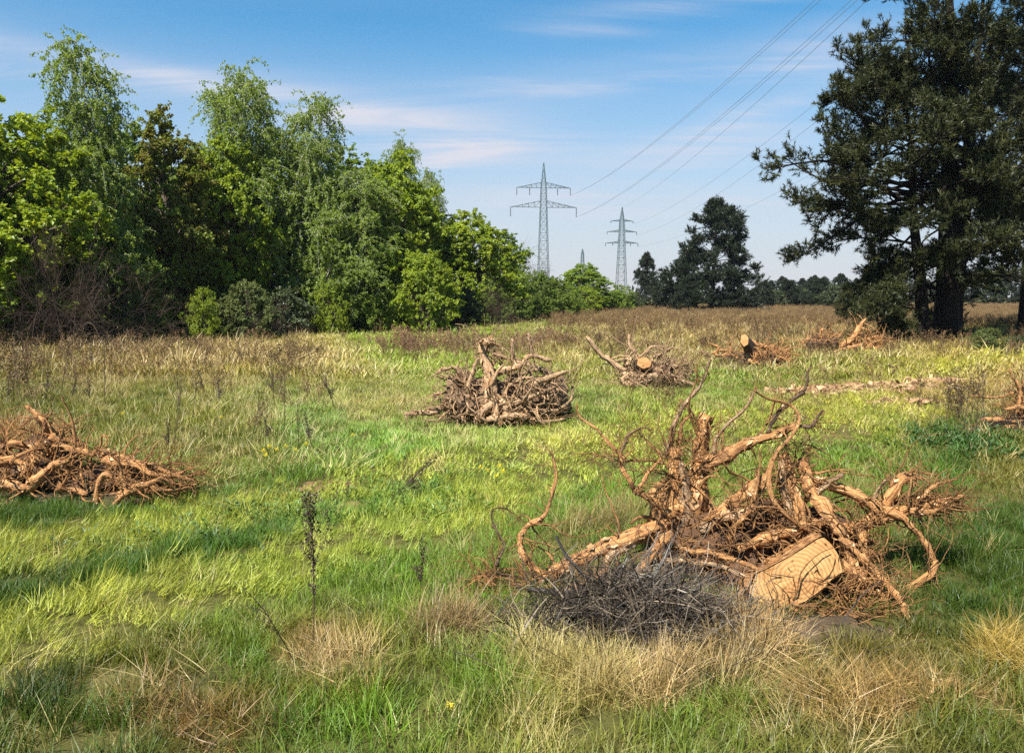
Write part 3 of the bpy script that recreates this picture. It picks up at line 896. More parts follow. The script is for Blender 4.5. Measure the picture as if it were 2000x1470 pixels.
def pylon(px, top, base_row, dist, arms, wb, wt, label, neck, r=0.08):
    c = at(px, base_row, dist)
    zt = at(px, top, dist)[2]
    H = zt
    e = empty('power_pylon', (c[0], dist, 0), label, 'pylon', 'power line pylons', rz=0.12)
    zn = H * neck

    def hw(z):
        return np.interp(z, [0, zn, H], [wb, wt, 0.08])
    zl = [0.0]
    while zl[-1] < zn * 0.985:
        zl.append(zl[-1] + max(2 * hw(zl[-1]) * 0.95, 1.6))
    zl = [z * zn / zl[-1] for z in zl] + list(np.linspace(zn, H, 5)[1:])
    g = Geo()
    A, B, A2, B2 = [], [], [], []
    for z0, z1 in zip(zl[:-1], zl[1:]):
        a, b = hw(z0), hw(z1)
        cs0 = [(a, a), (-a, a), (-a, -a), (a, -a)]
        cs1 = [(b, b), (-b, b), (-b, -b), (b, -b)]
        for k in range(4):
            A.append((*cs0[k], z0)); B.append((*cs1[k], z1))
            k2 = (k + 1) % 4
            A2.append((*cs0[k], z0)); B2.append((*cs1[k2], z1))
            A2.append((*cs0[k2], z0)); B2.append((*cs1[k], z1))
            A2.append((*cs1[k], z1)); B2.append((*cs1[k2], z1))
    seg_tubes(g, A, B, r)
    seg_tubes(g, A2, B2, r * .5)
    g.build('lattice_mast', M_steel, e)
    tips = {}
    for j, (row, half_px, rise_px, ins) in enumerate(arms):
        z = at(px, row, dist)[2]
        half = half_px * dist / F
        up = rise_px * dist / F
        w = hw(z)
        for sx in (-1, 1):
            g = Geo()
            A, B = [], []
            for sy in (-1, 1):
                n = 6
                xs = np.linspace(w, half, n)
                ys = np.linspace(w, 0.1, n) * sy
                zu = z + up * (1 - (xs - w) / (half - w))
                for q in range(n - 1):
                    A.append((sx * xs[q], ys[q], z)); B.append((sx * xs[q + 1], ys[q + 1], z))
                    A.append((sx * xs[q], ys[q], zu[q])); B.append((sx * xs[q + 1], ys[q + 1], zu[q + 1]))
                    A.append((sx * xs[q], ys[q], zu[q])); B.append((sx * xs[q + 1], ys[q + 1], z))
                    A.append((sx * xs[q], ys[q], z)); B.append((sx * xs[q], ys[q], zu[q]))
            seg_tubes(g, A, B, r * .6)
            g.build('crossarm', M_steel, e)
            for fr, len_px in ins:
                g = Geo()
                ll = len_px * dist / F
                zz_ = np.linspace(0, -ll, 15)
                rr = np.where(np.arange(15) % 2, 0.17, 0.09)
                P = np.column_stack([np.full(15, sx * half * fr), np.zeros(15), z + zz_])
                g.tubes(P, rr, 6, 0, 0)
                g.build('insulator', M_ins, e)
                tips[(j, sx, fr)] = np.array([c[0] + sx * half * fr, dist, z - ll])
    tips['top'] = np.array([c[0], dist, H])
    return tips


tp1 = pylon(1061, 318, 560, 237.0, ((367, 52, 10, ((1.0, 14), (0.52, 14))), (405, 64, 12, ((1.0, 18),))), 1.75, 0.75, 'tall lattice pylon with two wide crossarms beyond the wood', 0.82)
tp2 = pylon(1213, 405, 565, 312.0, ((432, 22, 3, ((1.0, 4),)), (453, 29, 4, ((1.0, 5),)), (475, 32, 4, ((1.0, 6), (.55, 5)))), 2.0, 0.8, 'smaller lattice pylon with three crossarms in the distance', 0.84, 0.11)
pylon(1137, 486, 572, 440.0, ((500, 3, 1, ()),), 1.7, 0.65, 'tiny far mast behind the round tree', 0.9, 0.14)


def cable(start, px, py, Y, sag, label, r=0.024, tmax=1.42, off=0.0):
    end = at(px, py, Y)
    t = np.linspace(0, tmax, 70)[:, None]
    P = start * (1 - t) + end * t
    P[:, 2] -= (4 * sag * t * (1 - t))[:, 0]
    P[:, 0] += off
    ok = P[:, 1] > -25
    P = P[ok]
    g = Geo()
    g.tubes(P, np.full(len(P), r), 5, 0, 0)
    o = g.build('power_cable', M_wire, None, True)
    tag(o, label, 'cable', 'overhead power cables')


cable(tp1[(0, 1, 1.0)], 1592, 0, 82, 2.4, 'left upper cable of the pair nearest the nearer pylon', off=0.0)
cable(tp1[(0, 1, 1.0)], 1603, 0, 82, 2.4, 'right upper cable of the pair nearest the nearer pylon', off=0.0)
cable(tp1[(1, 1, 1.0)], 1663, 0, 78, 2.6, 'leftmost cable of the bundle of three running to the top edge')
cable(tp1[(1, 1, 1.0)], 1675, 0, 78, 2.7, 'middle cable of the bundle of three running to the top edge')
cable(tp2['top'], 1695, 0, 78, 2.2, 'cable from the tip of the farther pylon to the top edge', 0.028)
cable(tp2[(0, 1, 1.0)], 1657, 152, 95, 2.6, 'cable from the upper crossarm of the farther pylon to the huge pine')
cable(tp2[(1, 1, 1.0)], 1576, 252, 120, 2.6, 'cable from the middle crossarm of the farther pylon to the huge pine')
cable(tp2[(2, 1, 1.0)], 1509, 381, 170, 1.8, 'lowest faint cable passing behind the broad pine')

# ------------------------------------------------------------------ uprooted stumps
M_root = bark_mat('orange_root_bark', [(0.07, 0.03, 0.014), (0.30, 0.142, 0.055), (0.52, 0.28, 0.115), (0.63, 0.42, 0.22)], (3.2, 3.2, 9.0), 1.0, 0.02, patch=(0.12, 0.056, 0.03), patch_scale=14.0)
M_root_pale = bark_mat('pale_weathered_root', [(0.10, 0.06, 0.035), (0.34, 0.21, 0.12), (0.52, 0.36, 0.22), (0.64, 0.49, 0.33)], (3.0, 3.0, 7.0), 1.0, 0.03, patch=(0.24, 0.15, 0.09), patch_scale=11.0)
M_root_dark = bark_mat('dark_dry_root', [(0.025, 0.018, 0.014), (0.075, 0.05, 0.035), (0.15, 0.10, 0.07)], (1.3, 1.3, 7.0), 0.6, 0.006)
M_char = bark_mat('blackened_stick', [(0.010, 0.009, 0.009), (0.032, 0.029, 0.028), (0.085, 0.078, 0.072)], (1.5, 1.5, 6.0), 0.6, 0.006)
M_brush = leaf_mat('grey_brush_twig', (0.018, 0.014, 0.012), (0.085, 0.066, 0.05), (0.30, 0.24, 0.17), 0.05, 0.03)
M_soil = plain_mat('clinging_soil', (0.03, 0.018, 0.011), (0.13, 0.07, 0.04), 9.0, 0.95, 1.0, 0.05)


def cut_wood_mat():
    m, t = new_mat('sawn_wood')
    tcn = N(t, 'ShaderNodeAttribute', attribute_name='tc')
    dn = N(t, 'ShaderNodeTexNoise', i_Scale=5.0, i_Detail=5.0)
    L(t, tcn.outputs['Vector'], dn.inputs['Vector'])
    w = N(t, 'ShaderNodeTexWave', wave_type='RINGS', i_Scale=15.0, i_Distortion=4.5, i_Detail=4.0)
    w.rings_direction = 'Z'
    L(t, tcn.outputs['Vector'], w.inputs['Vector'])
    r = ramp(t, [(0.0, (0.20, 0.095, 0.033)), (0.45, (0.35, 0.195, 0.075)), (1.0, (0.43, 0.265, 0.11))])
    L(t, w.outputs[0], r.inputs[0])
    r2_ = ramp(t, [(0.40, (0.24, 0.10, 0.034)), (0.56, (0.37, 0.215, 0.085))])
    L(t, dn.outputs[0], r2_.inputs[0])
    col = mixc(t, 'MIX', 0.5, r.outputs[0], r2_.outputs[0])
    vo = N(t, 'ShaderNodeTexNoise', i_Scale=26.0, i_Detail=3.0)
    L(t, tcn.outputs['Vector'], vo.inputs['Vector'])
    r3 = ramp(t, [(0.30, (0.35, 0.24, 0.17)), (0.37, (1, 1, 1))])
    L(t, vo.outputs[0], r3.inputs[0])
    col = mixc(t, 'MULTIPLY', 1.0, col, r3.outputs[0])
    b = N(t, 'ShaderNodeBsdfPrincipled')
    b.inputs['Roughness'].default_value = 0.75
    b.inputs['Specular IOR Level'].default_value = 0.2
    L(t, col, b.inputs['Base Color'])
    bp = N(t, 'ShaderNodeBump', i_Strength=0.5, i_Distance=0.004)
    L(t, dn.outputs[0], bp.inputs['Height'])
    L(t, bp.outputs[0], b.inputs['Normal'])
    o = N(t, 'ShaderNodeOutputMaterial')
    L(t, b.outputs[0], o.inputs[0])
    return m


M_soil_pale = plain_mat('dry_clinging_soil', (0.08, 0.05, 0.03), (0.24, 0.155, 0.095), 9.0, 0.95, 1.0, 0.05)
M_cut = cut_wood_mat()
M_flake = leaf_mat('bark_flake', (0.10, 0.045, 0.02), (0.36, 0.19, 0.085), (0.58, 0.40, 0.22), 0.05, 0.02)


class Stump:
    def __init__(self, px, gy, label, d0, seed, mat, group='uprooted tree stumps'):
        self.d0 = d0
        c = at(px, gy, d0)
        self.base = np.array([c[0], d0, float(gz(c[0], d0))])
        self.e = empty('uprooted_stump', self.base, label, 'stump', group)
        self.rng = np.random.default_rng(seed)
        self.seed = seed
        self.mat = mat
        self.paths = []
        self.fl = []

    def L(self, P):
        return np.asarray(P) - self.base

    def root(self, pts, name='root', mat=None, wig=0.35, rough=0.19, keep=True, label=None, pale_end=False):
        """pts: (px, py, width in px, depth offset in metres)"""
        rng = self.rng
        P = np.array([at(p[0], p[1], self.d0 + p[3]) for p in pts])
        Rr = np.array([p[2] * 0.5 * (self.d0 + p[3]) / F for p in pts])
        ln = np.linalg.norm(np.diff(P, axis=0), axis=1).sum()
        n = int(np.clip(ln / max(Rr.mean() * 1.1, 0.008), 10, 60))
        Q = catmull(P, n)
        R_ = np.interp(np.linspace(0, 1, n), np.linspace(0, 1, len(Rr)), Rr)
        k = np.ones(5) / 5
        for ax in range(3):
            w = np.convolve(rng.normal(0, 1, n + 4), k, 'valid')
            fade = np.minimum(1, np.arange(n) / 3.0)
            Q[:, ax] += w * R_ * wig * 2.0 * fade
        lump = np.convolve(rng.normal(0, 1, n + 2), np.ones(3) / 3, 'valid')
        R2 = R_ * np.clip(1 + 0.22 * lump, .6, 1.5)
        Q[:, 2] = np.maximum(Q[:, 2], gz(Q[:, 0], Q[:, 1]) - 0.02)
        if not pale_end:
            R2[-1] *= 0.55
        g = Geo()
        sides = 11 if Rr.max() > 0.02 else 7
        g.tubes(self.L(Q), R2, sides, int(rng.integers(1e6)), rough, a=float(rng.uniform(.42, .7)))
        o = g.build(name, mat or self.mat, self.e, True)
        if label:
            o['label'] = label
        if keep:
            self.paths.append((Q, R2))
            if Rr.max() > 0.011 and self.d0 < 12:
                self.flakes(Q, R2)
        if pale_end:
            T = unit(Q[-1] - Q[-3])
            self.disc(Q[-1] + T * 0.003, T, R2[-1] * 0.97, o)
        return o

    def flakes(self, Q, R2):
        """loose bark scales standing off a root"""
        rng = self.rng
        n = int(np.clip(2.6 * len(Q) * (R2.mean() / .02), 14, 150))
        i = rng.integers(0, len(Q) - 1, n)
        T = unit(Q[i + 1] - Q[i])
        s = unit(np.cross(T, rng.normal(0, 1, (n, 3))))
        C = Q[i] + (Q[i + 1] - Q[i]) * rng.uniform(0, 1, (n, 1)) + s * R2[i][:, None] * rng.uniform(.92, 1.08, (n, 1))
        D_ = T * np.where(rng.uniform(size=(n, 1)) < .5, -1, 1) + s * rng.uniform(.05, .5, (n, 1)) + rng.normal(0, .25, (n, 3))
        ln = R2[i] * rng.uniform(.5, 1.7, n)
        self.fl.append((C, D_, s, ln, ln * rng.uniform(.25, .7, n), rng.uniform(.1, 1, n)))

    def finish(self):
        if self.fl:
            C, D_, s, ln, wd, v = (np.concatenate([f[k] for f in self.fl]) for k in range(6))
            g = Geo()
            g.leaves(self.L(C), D_, s, ln, wd, v, .1)
            tag(g.build('bark_flakes', M_flake, self.e), kind='stuff')

    def disc(self, c, nrm, r, parent):
        rng = self.rng
        u = unit(np.cross(nrm, [0.3, 0.1, 1.0]))
        v = np.cross(nrm, u)
        k = 12
        a = np.arange(k) * 2 * PI / k
        rr = r * rng.uniform(.9, 1.06, k)
        V = np.vstack([[self.L(c)], self.L(c) + rr[:, None] * (np.cos(a)[:, None] * u + np.sin(a)[:, None] * v)])
        T = [(0, i + 1, (i + 1) % k + 1) for i in range(k)]
        g = Geo()
        tcv = np.vstack([[[0, 0, 0]], np.column_stack([np.cos(a) * .14, np.sin(a) * .14, a * 0])])
        g.add(V, None, T, 0.5, tcv)
        return g.build('cut_face', M_cut, parent, True)

    def side_roots(self, per=5, ln=(0.08, 0.35), rs=0.28, wig=0.22, grav=0.0, npts=8, sides=5, minr=0.0016, a=(.3, .75)):
        """rootlets growing from the traced roots"""
        rng = self.rng
        S, D, Rr, Ls = [], [], [], []
        for Q, R2 in self.paths:
            m = max(1, int(per * (0.4 + 0.6 * min(1, len(Q) / 25))))
            for _ in range(m):
                i = int(rng.integers(1, len(Q) - 1))
                t = unit(Q[min(i + 1, len(Q) - 1)] - Q[i - 1])
                S.append(Q[i])
                D.append(t * rng.uniform(0.1, 1.1) + unit(rng.normal(0, 1, 3)) * 0.9)
                Rr.append(max(minr, R2[i] * rs * rng.uniform(.4, 1.1)))
                Ls.append(rng.uniform(*ln))
        self._batch('side_roots', S, D, np.array(Rr), np.array(Ls), wig, grav, npts, sides, a)

    def _batch(self, name, S, D, Rr, Ls, wig, grav, npts, sides, a, mat=None):
        rng = self.rng
        P = walk(np.array(S), np.array(D), Ls, npts, wig, int(rng.integers(1e6)), grav)
        P[..., 2] = np.maximum(P[..., 2], gz(P[..., 0], P[..., 1]) + 0.004)
        g = Geo()
        g.tubes(self.L(P), Rr[:, None] * np.linspace(1, .35, npts)[None], sides, self.seed, 0.1, a=rng.uniform(*a, len(P)))
        o = g.build(name, mat or self.mat, self.e, True)
        tag(o, kind='stuff')
        return o

    def tangle(self, n, cx, cy, dd, rx, ry, rd, ln=(0.1, 0.4), r=(0.0015, 0.005), wig=0.28, out=0.6, mat=None, grav=0.01, a=(.2, .7), npts=9, dirb=None, name='fine_roots', sides=5):
        """n curling fine roots round a centre given by pixel, radii in px (x, y) and metres (depth)"""
        rng = self.rng
        s = (self.d0 + dd) / F
        c = at(cx, cy, self.d0 + dd)
        u = unit(rng.normal(0, 1, (n, 3))) * rng.uniform(0.35, 1.0, (n, 1)) ** 0.5
        S = c + u * np.array([rx * s, rd, ry * s])
        S[:, 2] = np.maximum(S[:, 2], gz(S[:, 0], S[:, 1]) + 0.01)
        D = u * out + rng.normal(0, .6, (n, 3))
        if dirb is not None:
            D = D + np.array(dirb)
        self._batch(name, S, D, rng.uniform(*r, n), rng.uniform(*ln, n), wig, grav, npts, sides, a, mat)

    def soil(self, cx, cy, dd, rx, ry, rd, name='soil_clump', mat=None, k=22):
        """an irregular lump of earth and wood"""
        rng = self.rng
        s = (self.d0 + dd) / F
        c = at(cx, cy, self.d0 + dd)
        th = np.linspace(0, PI, k // 2 + 1)
        ph = np.arange(k) * 2 * PI / k
        TH, PH_ = np.meshgrid(th, ph, indexing='ij')
        d = np.stack([np.sin(TH) * np.cos(PH_), np.sin(TH) * np.sin(PH_), np.cos(TH)], -1)
        w = np.zeros(TH.shape)
        for _ in range(14):
            f = rng.normal(0, 4.5, 3)
            w += np.sin(d @ f + rng.uniform(0, 6.28)) / 14 ** .5
        rr = 1 + 0.2 * w + rng.normal(0, 0.07, TH.shape)
        V = c + d * rr[..., None] * np.array([rx * s, rd, ry * s])
        V[..., 2] = np.maximum(V[..., 2], gz(V[..., 0], V[..., 1]) - 0.03)
        idx = np.arange(TH.size).reshape(TH.shape)
        nx = np.roll(idx, -1, 1)
        q = np.stack([idx[:-1], idx[1:], nx[1:], nx[:-1]], -1).reshape(-1, 4)
        g = Geo()
        g.add(self.L(V.reshape(-1, 3)), q)
        return g.build(name, mat or M_soil, self.e, True)

    def log(self, outline, dd, axis, length, flare, mat, rings=7):
        """trunk stub: the sawn outline in pixels on a tilted plane, swept back along an axis and flaring"""
        rng = self.rng
        o2 = np.array(outline, float)
        # densify the outline
        t = np.linspace(0, len(o2), 44, endpoint=False)
        i = t.astype(int)
        f = (t - i)[:, None]
        o2 = o2[i % len(o2)] * (1 - f) + o2[(i + 1) % len(o2)] * f
        cpx = o2.mean(0)
        c = at(cpx[0], cpx[1], self.d0 + dd)
        axis = unit(np.array(axis, float))
        pts = []
        for x, y in o2:
            d = ray(x, y)
            o_ = np.array([0, 0, CAMZ])
            tt = np.dot(c - o_, axis) / np.dot(d, axis)
            pts.append(o_ + d * tt)
        pts = np.array(pts)
        k = len(pts)
        g = Geo()
        Vs = []
        for j in range(rings):
            u = j / (rings - 1)
            sc_ = 1.05 + flare * u ** 1.6
            nz = 1 + rng.normal(0, 0.012 + 0.03 * u, (k, 1))
            Vs.append(c + (pts - c) * sc_ * nz + axis * length * u - axis * 0.0)
        V = np.array(Vs)
        V[..., 2] = np.maximum(V[..., 2], gz(V[..., 0], V[..., 1]) - 0.05)
        idx = np.arange(rings * k).reshape(rings, k)
        nx = np.roll(idx, -1, 1)
        q = np.stack([idx[:-1], nx[:-1], nx[1:], idx[1:]], -1).reshape(-1, 4)
        a = np.arange(k) * 2 * PI / k
        tcv = np.stack([np.broadcast_to(np.cos(a) * 3, (rings, k)), np.broadcast_to(np.sin(a) * 3, (rings, k)), np.broadcast_to(np.linspace(0, length, rings)[:, None], (rings, k))], -1).reshape(-1, 3)
        g.add(self.L(V.reshape(-1, 3)), q, None, 0.45, tcv)
        tr = g.build('trunk_stub', mat, self.e, True)
        # sawn face with its grain, a slightly rough plane just inside the bark rim
        g = Geo()
        rs = [0.0, 0.25, 0.5, 0.75, 1.0]
        V, tcv = [], []
        u_ = unit(np.cross(axis, [0, 0, 1.0]))
        v_ = np.cross(axis, u_)
        for r in rs:
            pp = c + (pts - c) * r - axis * (0.004 + rng.normal(0, 0.0022, (k, 1)) * (r > 0))
            V.append(pp)
            tcv.append(np.column_stack([(pp - c) @ u_, (pp - c) @ v_, np.zeros(k)]))
        V = np.array(V)
        idx = np.arange(len(rs) * k).reshape(len(rs), k)
        nx = np.roll(idx, -1, 1)
        q = np.stack([idx[:-1], nx[:-1], nx[1:], idx[1:]], -1).reshape(-1, 4)
        g.add(self.L(V.reshape(-1, 3)), q, None, .5, np.array(tcv).reshape(-1, 3))
        cf = g.build('cut_face', M_cut, tr, True)
        # drying cracks: thin dark sunken wedges
        g = Geo()
        for _ in range(9 if self.d0 < 8 else 2):
            a0 = rng.uniform(0, 2 * PI)
            i0 = int(a0 / (2 * PI) * k)
            r0, r1_ = sorted(rng.uniform(0.05, 0.95, 2))
            if r1_ - r0 < 0.2:
                r1_ = min(0.97, r0 + 0.3)
            A = c + (pts[i0] - c) * r0
            B = c + (pts[(i0 + int(rng.integers(-2, 3))) % k] - c) * r1_
            m_ = (A + B) / 2 + rng.normal(0, 0.006, 3)
            P = catmull([A, m_, B], 7) - axis * 0.005
            g.tubes(self.L(P), np.array([.0006, .0022, .0027, .002, .0027, .0016, .0005]), 4, 1, 0)
        g.build('drying_crack', M_root_dark, cf, True)
        return tr


# ---- the big stump in the foreground on the right
S = Stump(1450, 1152, 'largest uprooted stump with orange roots in the right foreground', 4.4, 1, M_root)
S.soil(1420, 1060, 0.22, 150, 60, 0.26)
S.soil(1560, 1060, 0.25, 120, 75, 0.25)
S.soil(1330, 1010, 0.32, 60, 75, 0.14, 'root_crown', M_root)
S.soil(1500, 1120, 0.0, 130, 55, 0.28)
S.soil(1610, 1205, -0.35, 85, 28, 0.16)
S.log([(1477, 1121), (1500, 1110), (1550, 1083), (1606, 1047), (1622, 1060), (1638, 1085), (1645, 1116), (1625, 1130), (1603, 1152), (1570, 1175), (1530, 1189), (1495, 1190), (1472, 1184), (1463, 1152)],
      -0.46, (0.16, 0.93, -0.33), 0.5, 0.28, M_root)
RT = [
    [(1353, 1050, 40, .25), (1357, 960, 40, .28), (1364, 880, 28, .33), (1380, 808, 25, .36)],
    [(1322, 1020, 38, .22), (1314, 945, 34, .25), (1318, 900, 30, .28), (1312, 872, 20, .3)],
    [(1345, 1030, 30, .18), (1336, 960, 26, .2), (1330, 900, 22, .22)],
    [(1362, 920, 26, .3), (1405, 893, 25, .26), (1451, 864, 23, .22), (1519, 843, 17, .18), (1559, 830, 12, .15)],
    [(1556, 831, 9, .15), (1582, 832, 7, .1), (1596, 818, 6, .08), (1607, 800, 4, .05)],
    [(1500, 846, 10, .2), (1519, 806, 9, .2), (1550, 778, 8, .2), (1572, 759, 7, .2), (1577, 735, 6, .2), (1583, 714, 4, .2)],
    [(1375, 1030, 30, .12), (1420, 990, 30, .1), (1470, 955, 26, .08), (1505, 922, 20, .06)],
    [(1600, 1048, 7, -.1), (1543, 1012, 7, -.12), (1507, 968, 8, -.1), (1503, 920, 8, -.05), (1518, 884, 8, 0), (1548, 850, 7, .05), (1561, 820, 6, .1), (1545, 792, 5, .15), (1500, 778, 4, .15), (1472, 762, 3, .1)],
    [(1322, 1006, 19, .15), (1290, 990, 17, .1), (1262, 972, 14, .05), (1236, 950, 12, 0), (1215, 911, 10, 0), (1210, 885, 9, .02), (1178, 853, 6, .05), (1162, 835, 5, .05), (1131, 811, 4, .1), (1126, 785, 2.5, .1)],
    [(1210, 887, 7, .02), (1226, 853, 6, .05), (1245, 838, 4, .1), (1262, 835, 3.5, .12), (1276, 845, 2.5, .15)],
    [(1246, 956, 9, .02), (1268, 922, 8, .05), (1289, 893, 6, .1), (1270, 868, 4, .12), (1246, 842, 2.5, .15)],
    [(1300, 905, 5, .2), (1262, 899, 5, .15), (1215, 900, 4, .1), (1173, 891, 3.5, .1), (1150, 885, 3, .1), (1114, 887, 2, .1)],
    [(1304, 885, 12, .3), (1320, 827, 10, .3), (1336, 790, 9, .3), (1372, 748, 7, .3), (1384, 715, 6, .3), (1386, 695, 5, .3), (1368, 685, 4, .3)],
    [(1327, 866, 7, .3), (1335, 822, 6, .3), (1354, 811, 4, .3)],
    [(1394, 885, 8, .26), (1404, 848, 7, .26), (1451, 801, 6, .26), (1474, 766, 4, .26)],
    [(1300, 1020, 36, .18), (1262, 1034, 42, .08), (1215, 1058, 40, 0), (1152, 1084, 37, -.06), (1110, 1105, 32, -.1), (1079, 1128, 24, -.12), (1040, 1142, 16, -.15), (1005, 1150, 8, -.18)],
    [(1240, 1060, 14, 0), (1194, 1086, 15, -.1), (1178, 1120, 13, -.13), (1150, 1138, 12, -.15), (1100, 1146, 10, -.18)],
    [(1200, 1120, 9, -.1), (1130, 1141, 11, -.2), (1060, 1147, 10, -.22), (1030, 1140, 8, -.2)],
    [(1190, 1110, 9, -.2), (1120, 1150, 9, -.28), (1050, 1160, 8, -.3), (1000, 1160, 6, -.3)],
    [(1066, 1126, 17, -.15), (1040, 1106, 14, -.15), (1022, 1085, 13, -.15), (1018, 1053, 12, -.12), (1031, 1029, 11, -.1), (1063, 1010, 10, -.1), (1076, 974, 8, -.1), (1086, 927, 6, -.08), (1083, 905, 5, -.05), (1079, 882, 3, -.05)],
    [(1050, 1138, 8, -.2), (1005, 1126, 6, -.2), (968, 1116, 5.5, -.2), (974, 1090, 5, -.18), (985, 1066, 4.5, -.15), (972, 1040, 4, -.13), (962, 1020, 3.5, -.1), (962, 994, 2.5, -.1), (985, 992, 2, -.05), (1008, 1006, 1.5, 0)],
    [(1050, 1140, 11, -.2), (1010, 1154, 8, -.2), (990, 1172, 6.5, -.2), (960, 1192, 5, -.2), (921, 1202, 3.5, -.22)],
    [(1035, 1136, 5, -.25), (990, 1150, 4, -.25), (962, 1150, 3.5, -.25), (950, 1125, 3, -.22), (922, 1128, 2, -.2)],
    [(1000, 1110, 4, -.15), (965, 1113, 4, -.15), (940, 1122, 3, -.15), (910, 1140, 2, -.15)],
    [(1556, 905, 20, .2), (1580, 930, 18, .15), (1609, 948, 17, .1), (1661, 958, 18, .05), (1703, 985, 18, 0), (1751, 1003, 17, -.05), (1793, 1042, 13, -.1), (1829, 1100, 9, -.15)],
    [(1831, 1097, 10, -.15), (1812, 1121, 15, -.2), (1780, 1142, 13, -.2), (1749, 1160, 10, -.2)],
    [(1595, 962, 12, .08), (1619, 943, 11, .06), (1647, 926, 9, .03)],
    [(1640, 1036, 24, .05), (1690, 1022, 24, .02), (1730, 1004, 28, 0), (1775, 990, 22, -.02), (1824, 984, 15, -.05), (1860, 974, 9, -.08), (1884, 968, 5, -.1)],
    [(1722, 998, 26, .05), (1740, 964, 22, .05), (1762, 937, 17, .05), (1787, 929, 12, .03), (1810, 938, 7, 0)],
    [(1735, 974, 8, .08), (1751, 935, 7, .08), (1782, 922, 5, .08), (1830, 927, 3, .05)],
    [(1782, 990, 12, -.05), (1808, 962, 9, -.06), (1834, 944, 6, -.08), (1868, 935, 3.5, -.1)],
    [(1776, 998, 13, -.1), (1820, 1000, 9, -.12), (1850, 992, 7, -.14), (1878, 984, 4, -.15)],
    [(1740, 985, 12, .1), (1790, 968, 9, .1), (1830, 976, 7, .1), (1870, 982, 4, .1), (1894, 990, 2, .1)],
    [(1700, 990, 10, .1), (1720, 950, 7, .12), (1744, 928, 5, .12)],
    [(1640, 1050, 12, -.2), (1672, 1078, 11, -.25), (1705, 1108, 12, -.32), (1745, 1154, 12, -.45), (1772, 1200, 11, -.6), (1798, 1247, 10, -.76), (1816, 1297, 8, -.9)],
    [(1532, 885, 22, .22), (1546, 935, 24, .15), (1552, 990, 30, .1), (1560, 1030, 32, .05)],
    [(1527, 900, 14, .2), (1532, 950, 16, .12), (1538, 1010, 20, .08)],
    [(1566, 895, 22, .2), (1582, 960, 27, .1), (1612, 1003, 30, 0), (1650, 1046, 26, -.12)],
    [(1683, 1036, 14, -.05), (1686, 1080, 15, -.1), (1690, 1130, 13, -.15)],
    [(1640, 1098, 26, -.25), (1690, 1140, 28, -.33), (1725, 1166, 24, -.38), (1752, 1186, 14, -.4)],
    [(1650, 1060, 30, -.15), (1668, 1095, 26, -.25), (1685, 1125, 20, -.3)],
    [(1280, 1092, 11, -.05), (1330, 1094, 10, -.12), (1392, 1102, 10, -.2), (1462, 1128, 9, -.3)],
    [(1299, 1068, 12, 0), (1350, 1074, 11, -.1), (1415, 1085, 10, -.2), (1483, 1112, 8, -.3)],
    [(1310, 1040, 17, -.05), (1276, 1078, 17, -.15), (1244, 1124, 14, -.25)],
    [(1370, 1035, 22, .1), (1410, 1010, 20, .05), (1450, 1000, 17, 0), (1490, 985, 12, 0)],
    [(1420, 1060, 12, -.05), (1450, 1010, 9, -.1), (1470, 985, 7, -.1), (1482, 930, 5, -.05)],
    [(1440, 1075, 20, -.1), (1500, 1050, 24, -.1), (1560, 1030, 24, -.05), (1620, 1020, 18, 0)],
    [(1060, 1130, 14, -.2), (1053, 1160, 11, -.26), (1049, 1192, 8, -.3)],
    [(1460, 1130, 12, -.3), (1452, 1150, 9, -.4), (1440, 1165, 6, -.45)],
    [(1470, 1140, 9, -.35), (1480, 1200, 8, -.5), (1500, 1245, 6, -.6)],
]
dark_i = {4, 5, 20}
grey_i = {2, 9, 12, 14, 16, 21, 26, 33, 36, 41, 44, 47}
for i, r in enumerate(RT):
    r = [(x, y, w * (.88 if w > 18 else 1.0), dd) for x, y, w, dd in r]
    S.root(r, mat=M_root_dark if i in dark_i else M_root_pale if i in grey_i else None, wig=0.30, pale_end=(i in (0, 26)))
S.side_roots(17, (0.06, 0.30), 0.34, 0.26)
S.side_roots(7, (0.2, 0.6), 0.24, 0.2, npts=12)
S.side_roots(16, (0.03, 0.14), 0.16, 0.3, minr=.0012, npts=6, sides=4, a=(.5, 1))
S.finish()
S.tangle(260, 1440, 1050, 0.05, 170, 60, 0.28, (0.08, 0.3), (0.0018, 0.006))
S.tangle(160, 1340, 900, 0.3, 45, 50, 0.1, (0.05, 0.2), (0.0014, 0.004), 0.3, 0.9)
S.tangle(120, 1555, 905, 0.2, 30, 40, 0.08, (0.05, 0.2), (0.0014, 0.004), 0.3, 0.9, dirb=(0, 0, .5))
S.tangle(170, 1500, 1000, 0.12, 90, 70, 0.14, (0.1, 0.35), (0.0014, 0.0045))
S.tangle(330, 1640, 1190, -0.42, 95, 52, 0.18, (0.08, 0.35), (0.002, 0.006), 0.3, .7, a=(.4, .9))
S.tangle(60, 1600, 1215, -0.5, 110, 30, 0.12, (0.15, 0.45), (0.003, 0.008), 0.22, .6, a=(.4, .9))
S.tangle(120, 1690, 1060, -0.1, 50, 70, 0.15, (0.08, 0.3), (0.0014, 0.004))
S.tangle(130, 1810, 980, 0, 60, 30, 0.1, (0.08, 0.28), (0.0012, 0.004), 0.2, .3, dirb=(.8, -.1, .1))
S.tangle(70, 1010, 1140, -0.22, 70, 22, 0.15, (0.12, 0.4), (0.0025, 0.006), 0.22, .5, dirb=(-.8, -.1, .1), a=(.5, 1))
S.tangle(90, 1120, 1130, -0.2, 90, 22, 0.12, (0.08, 0.25), (0.0012, 0.0035), 0.25, .4, dirb=(-.6, -.1, 0))
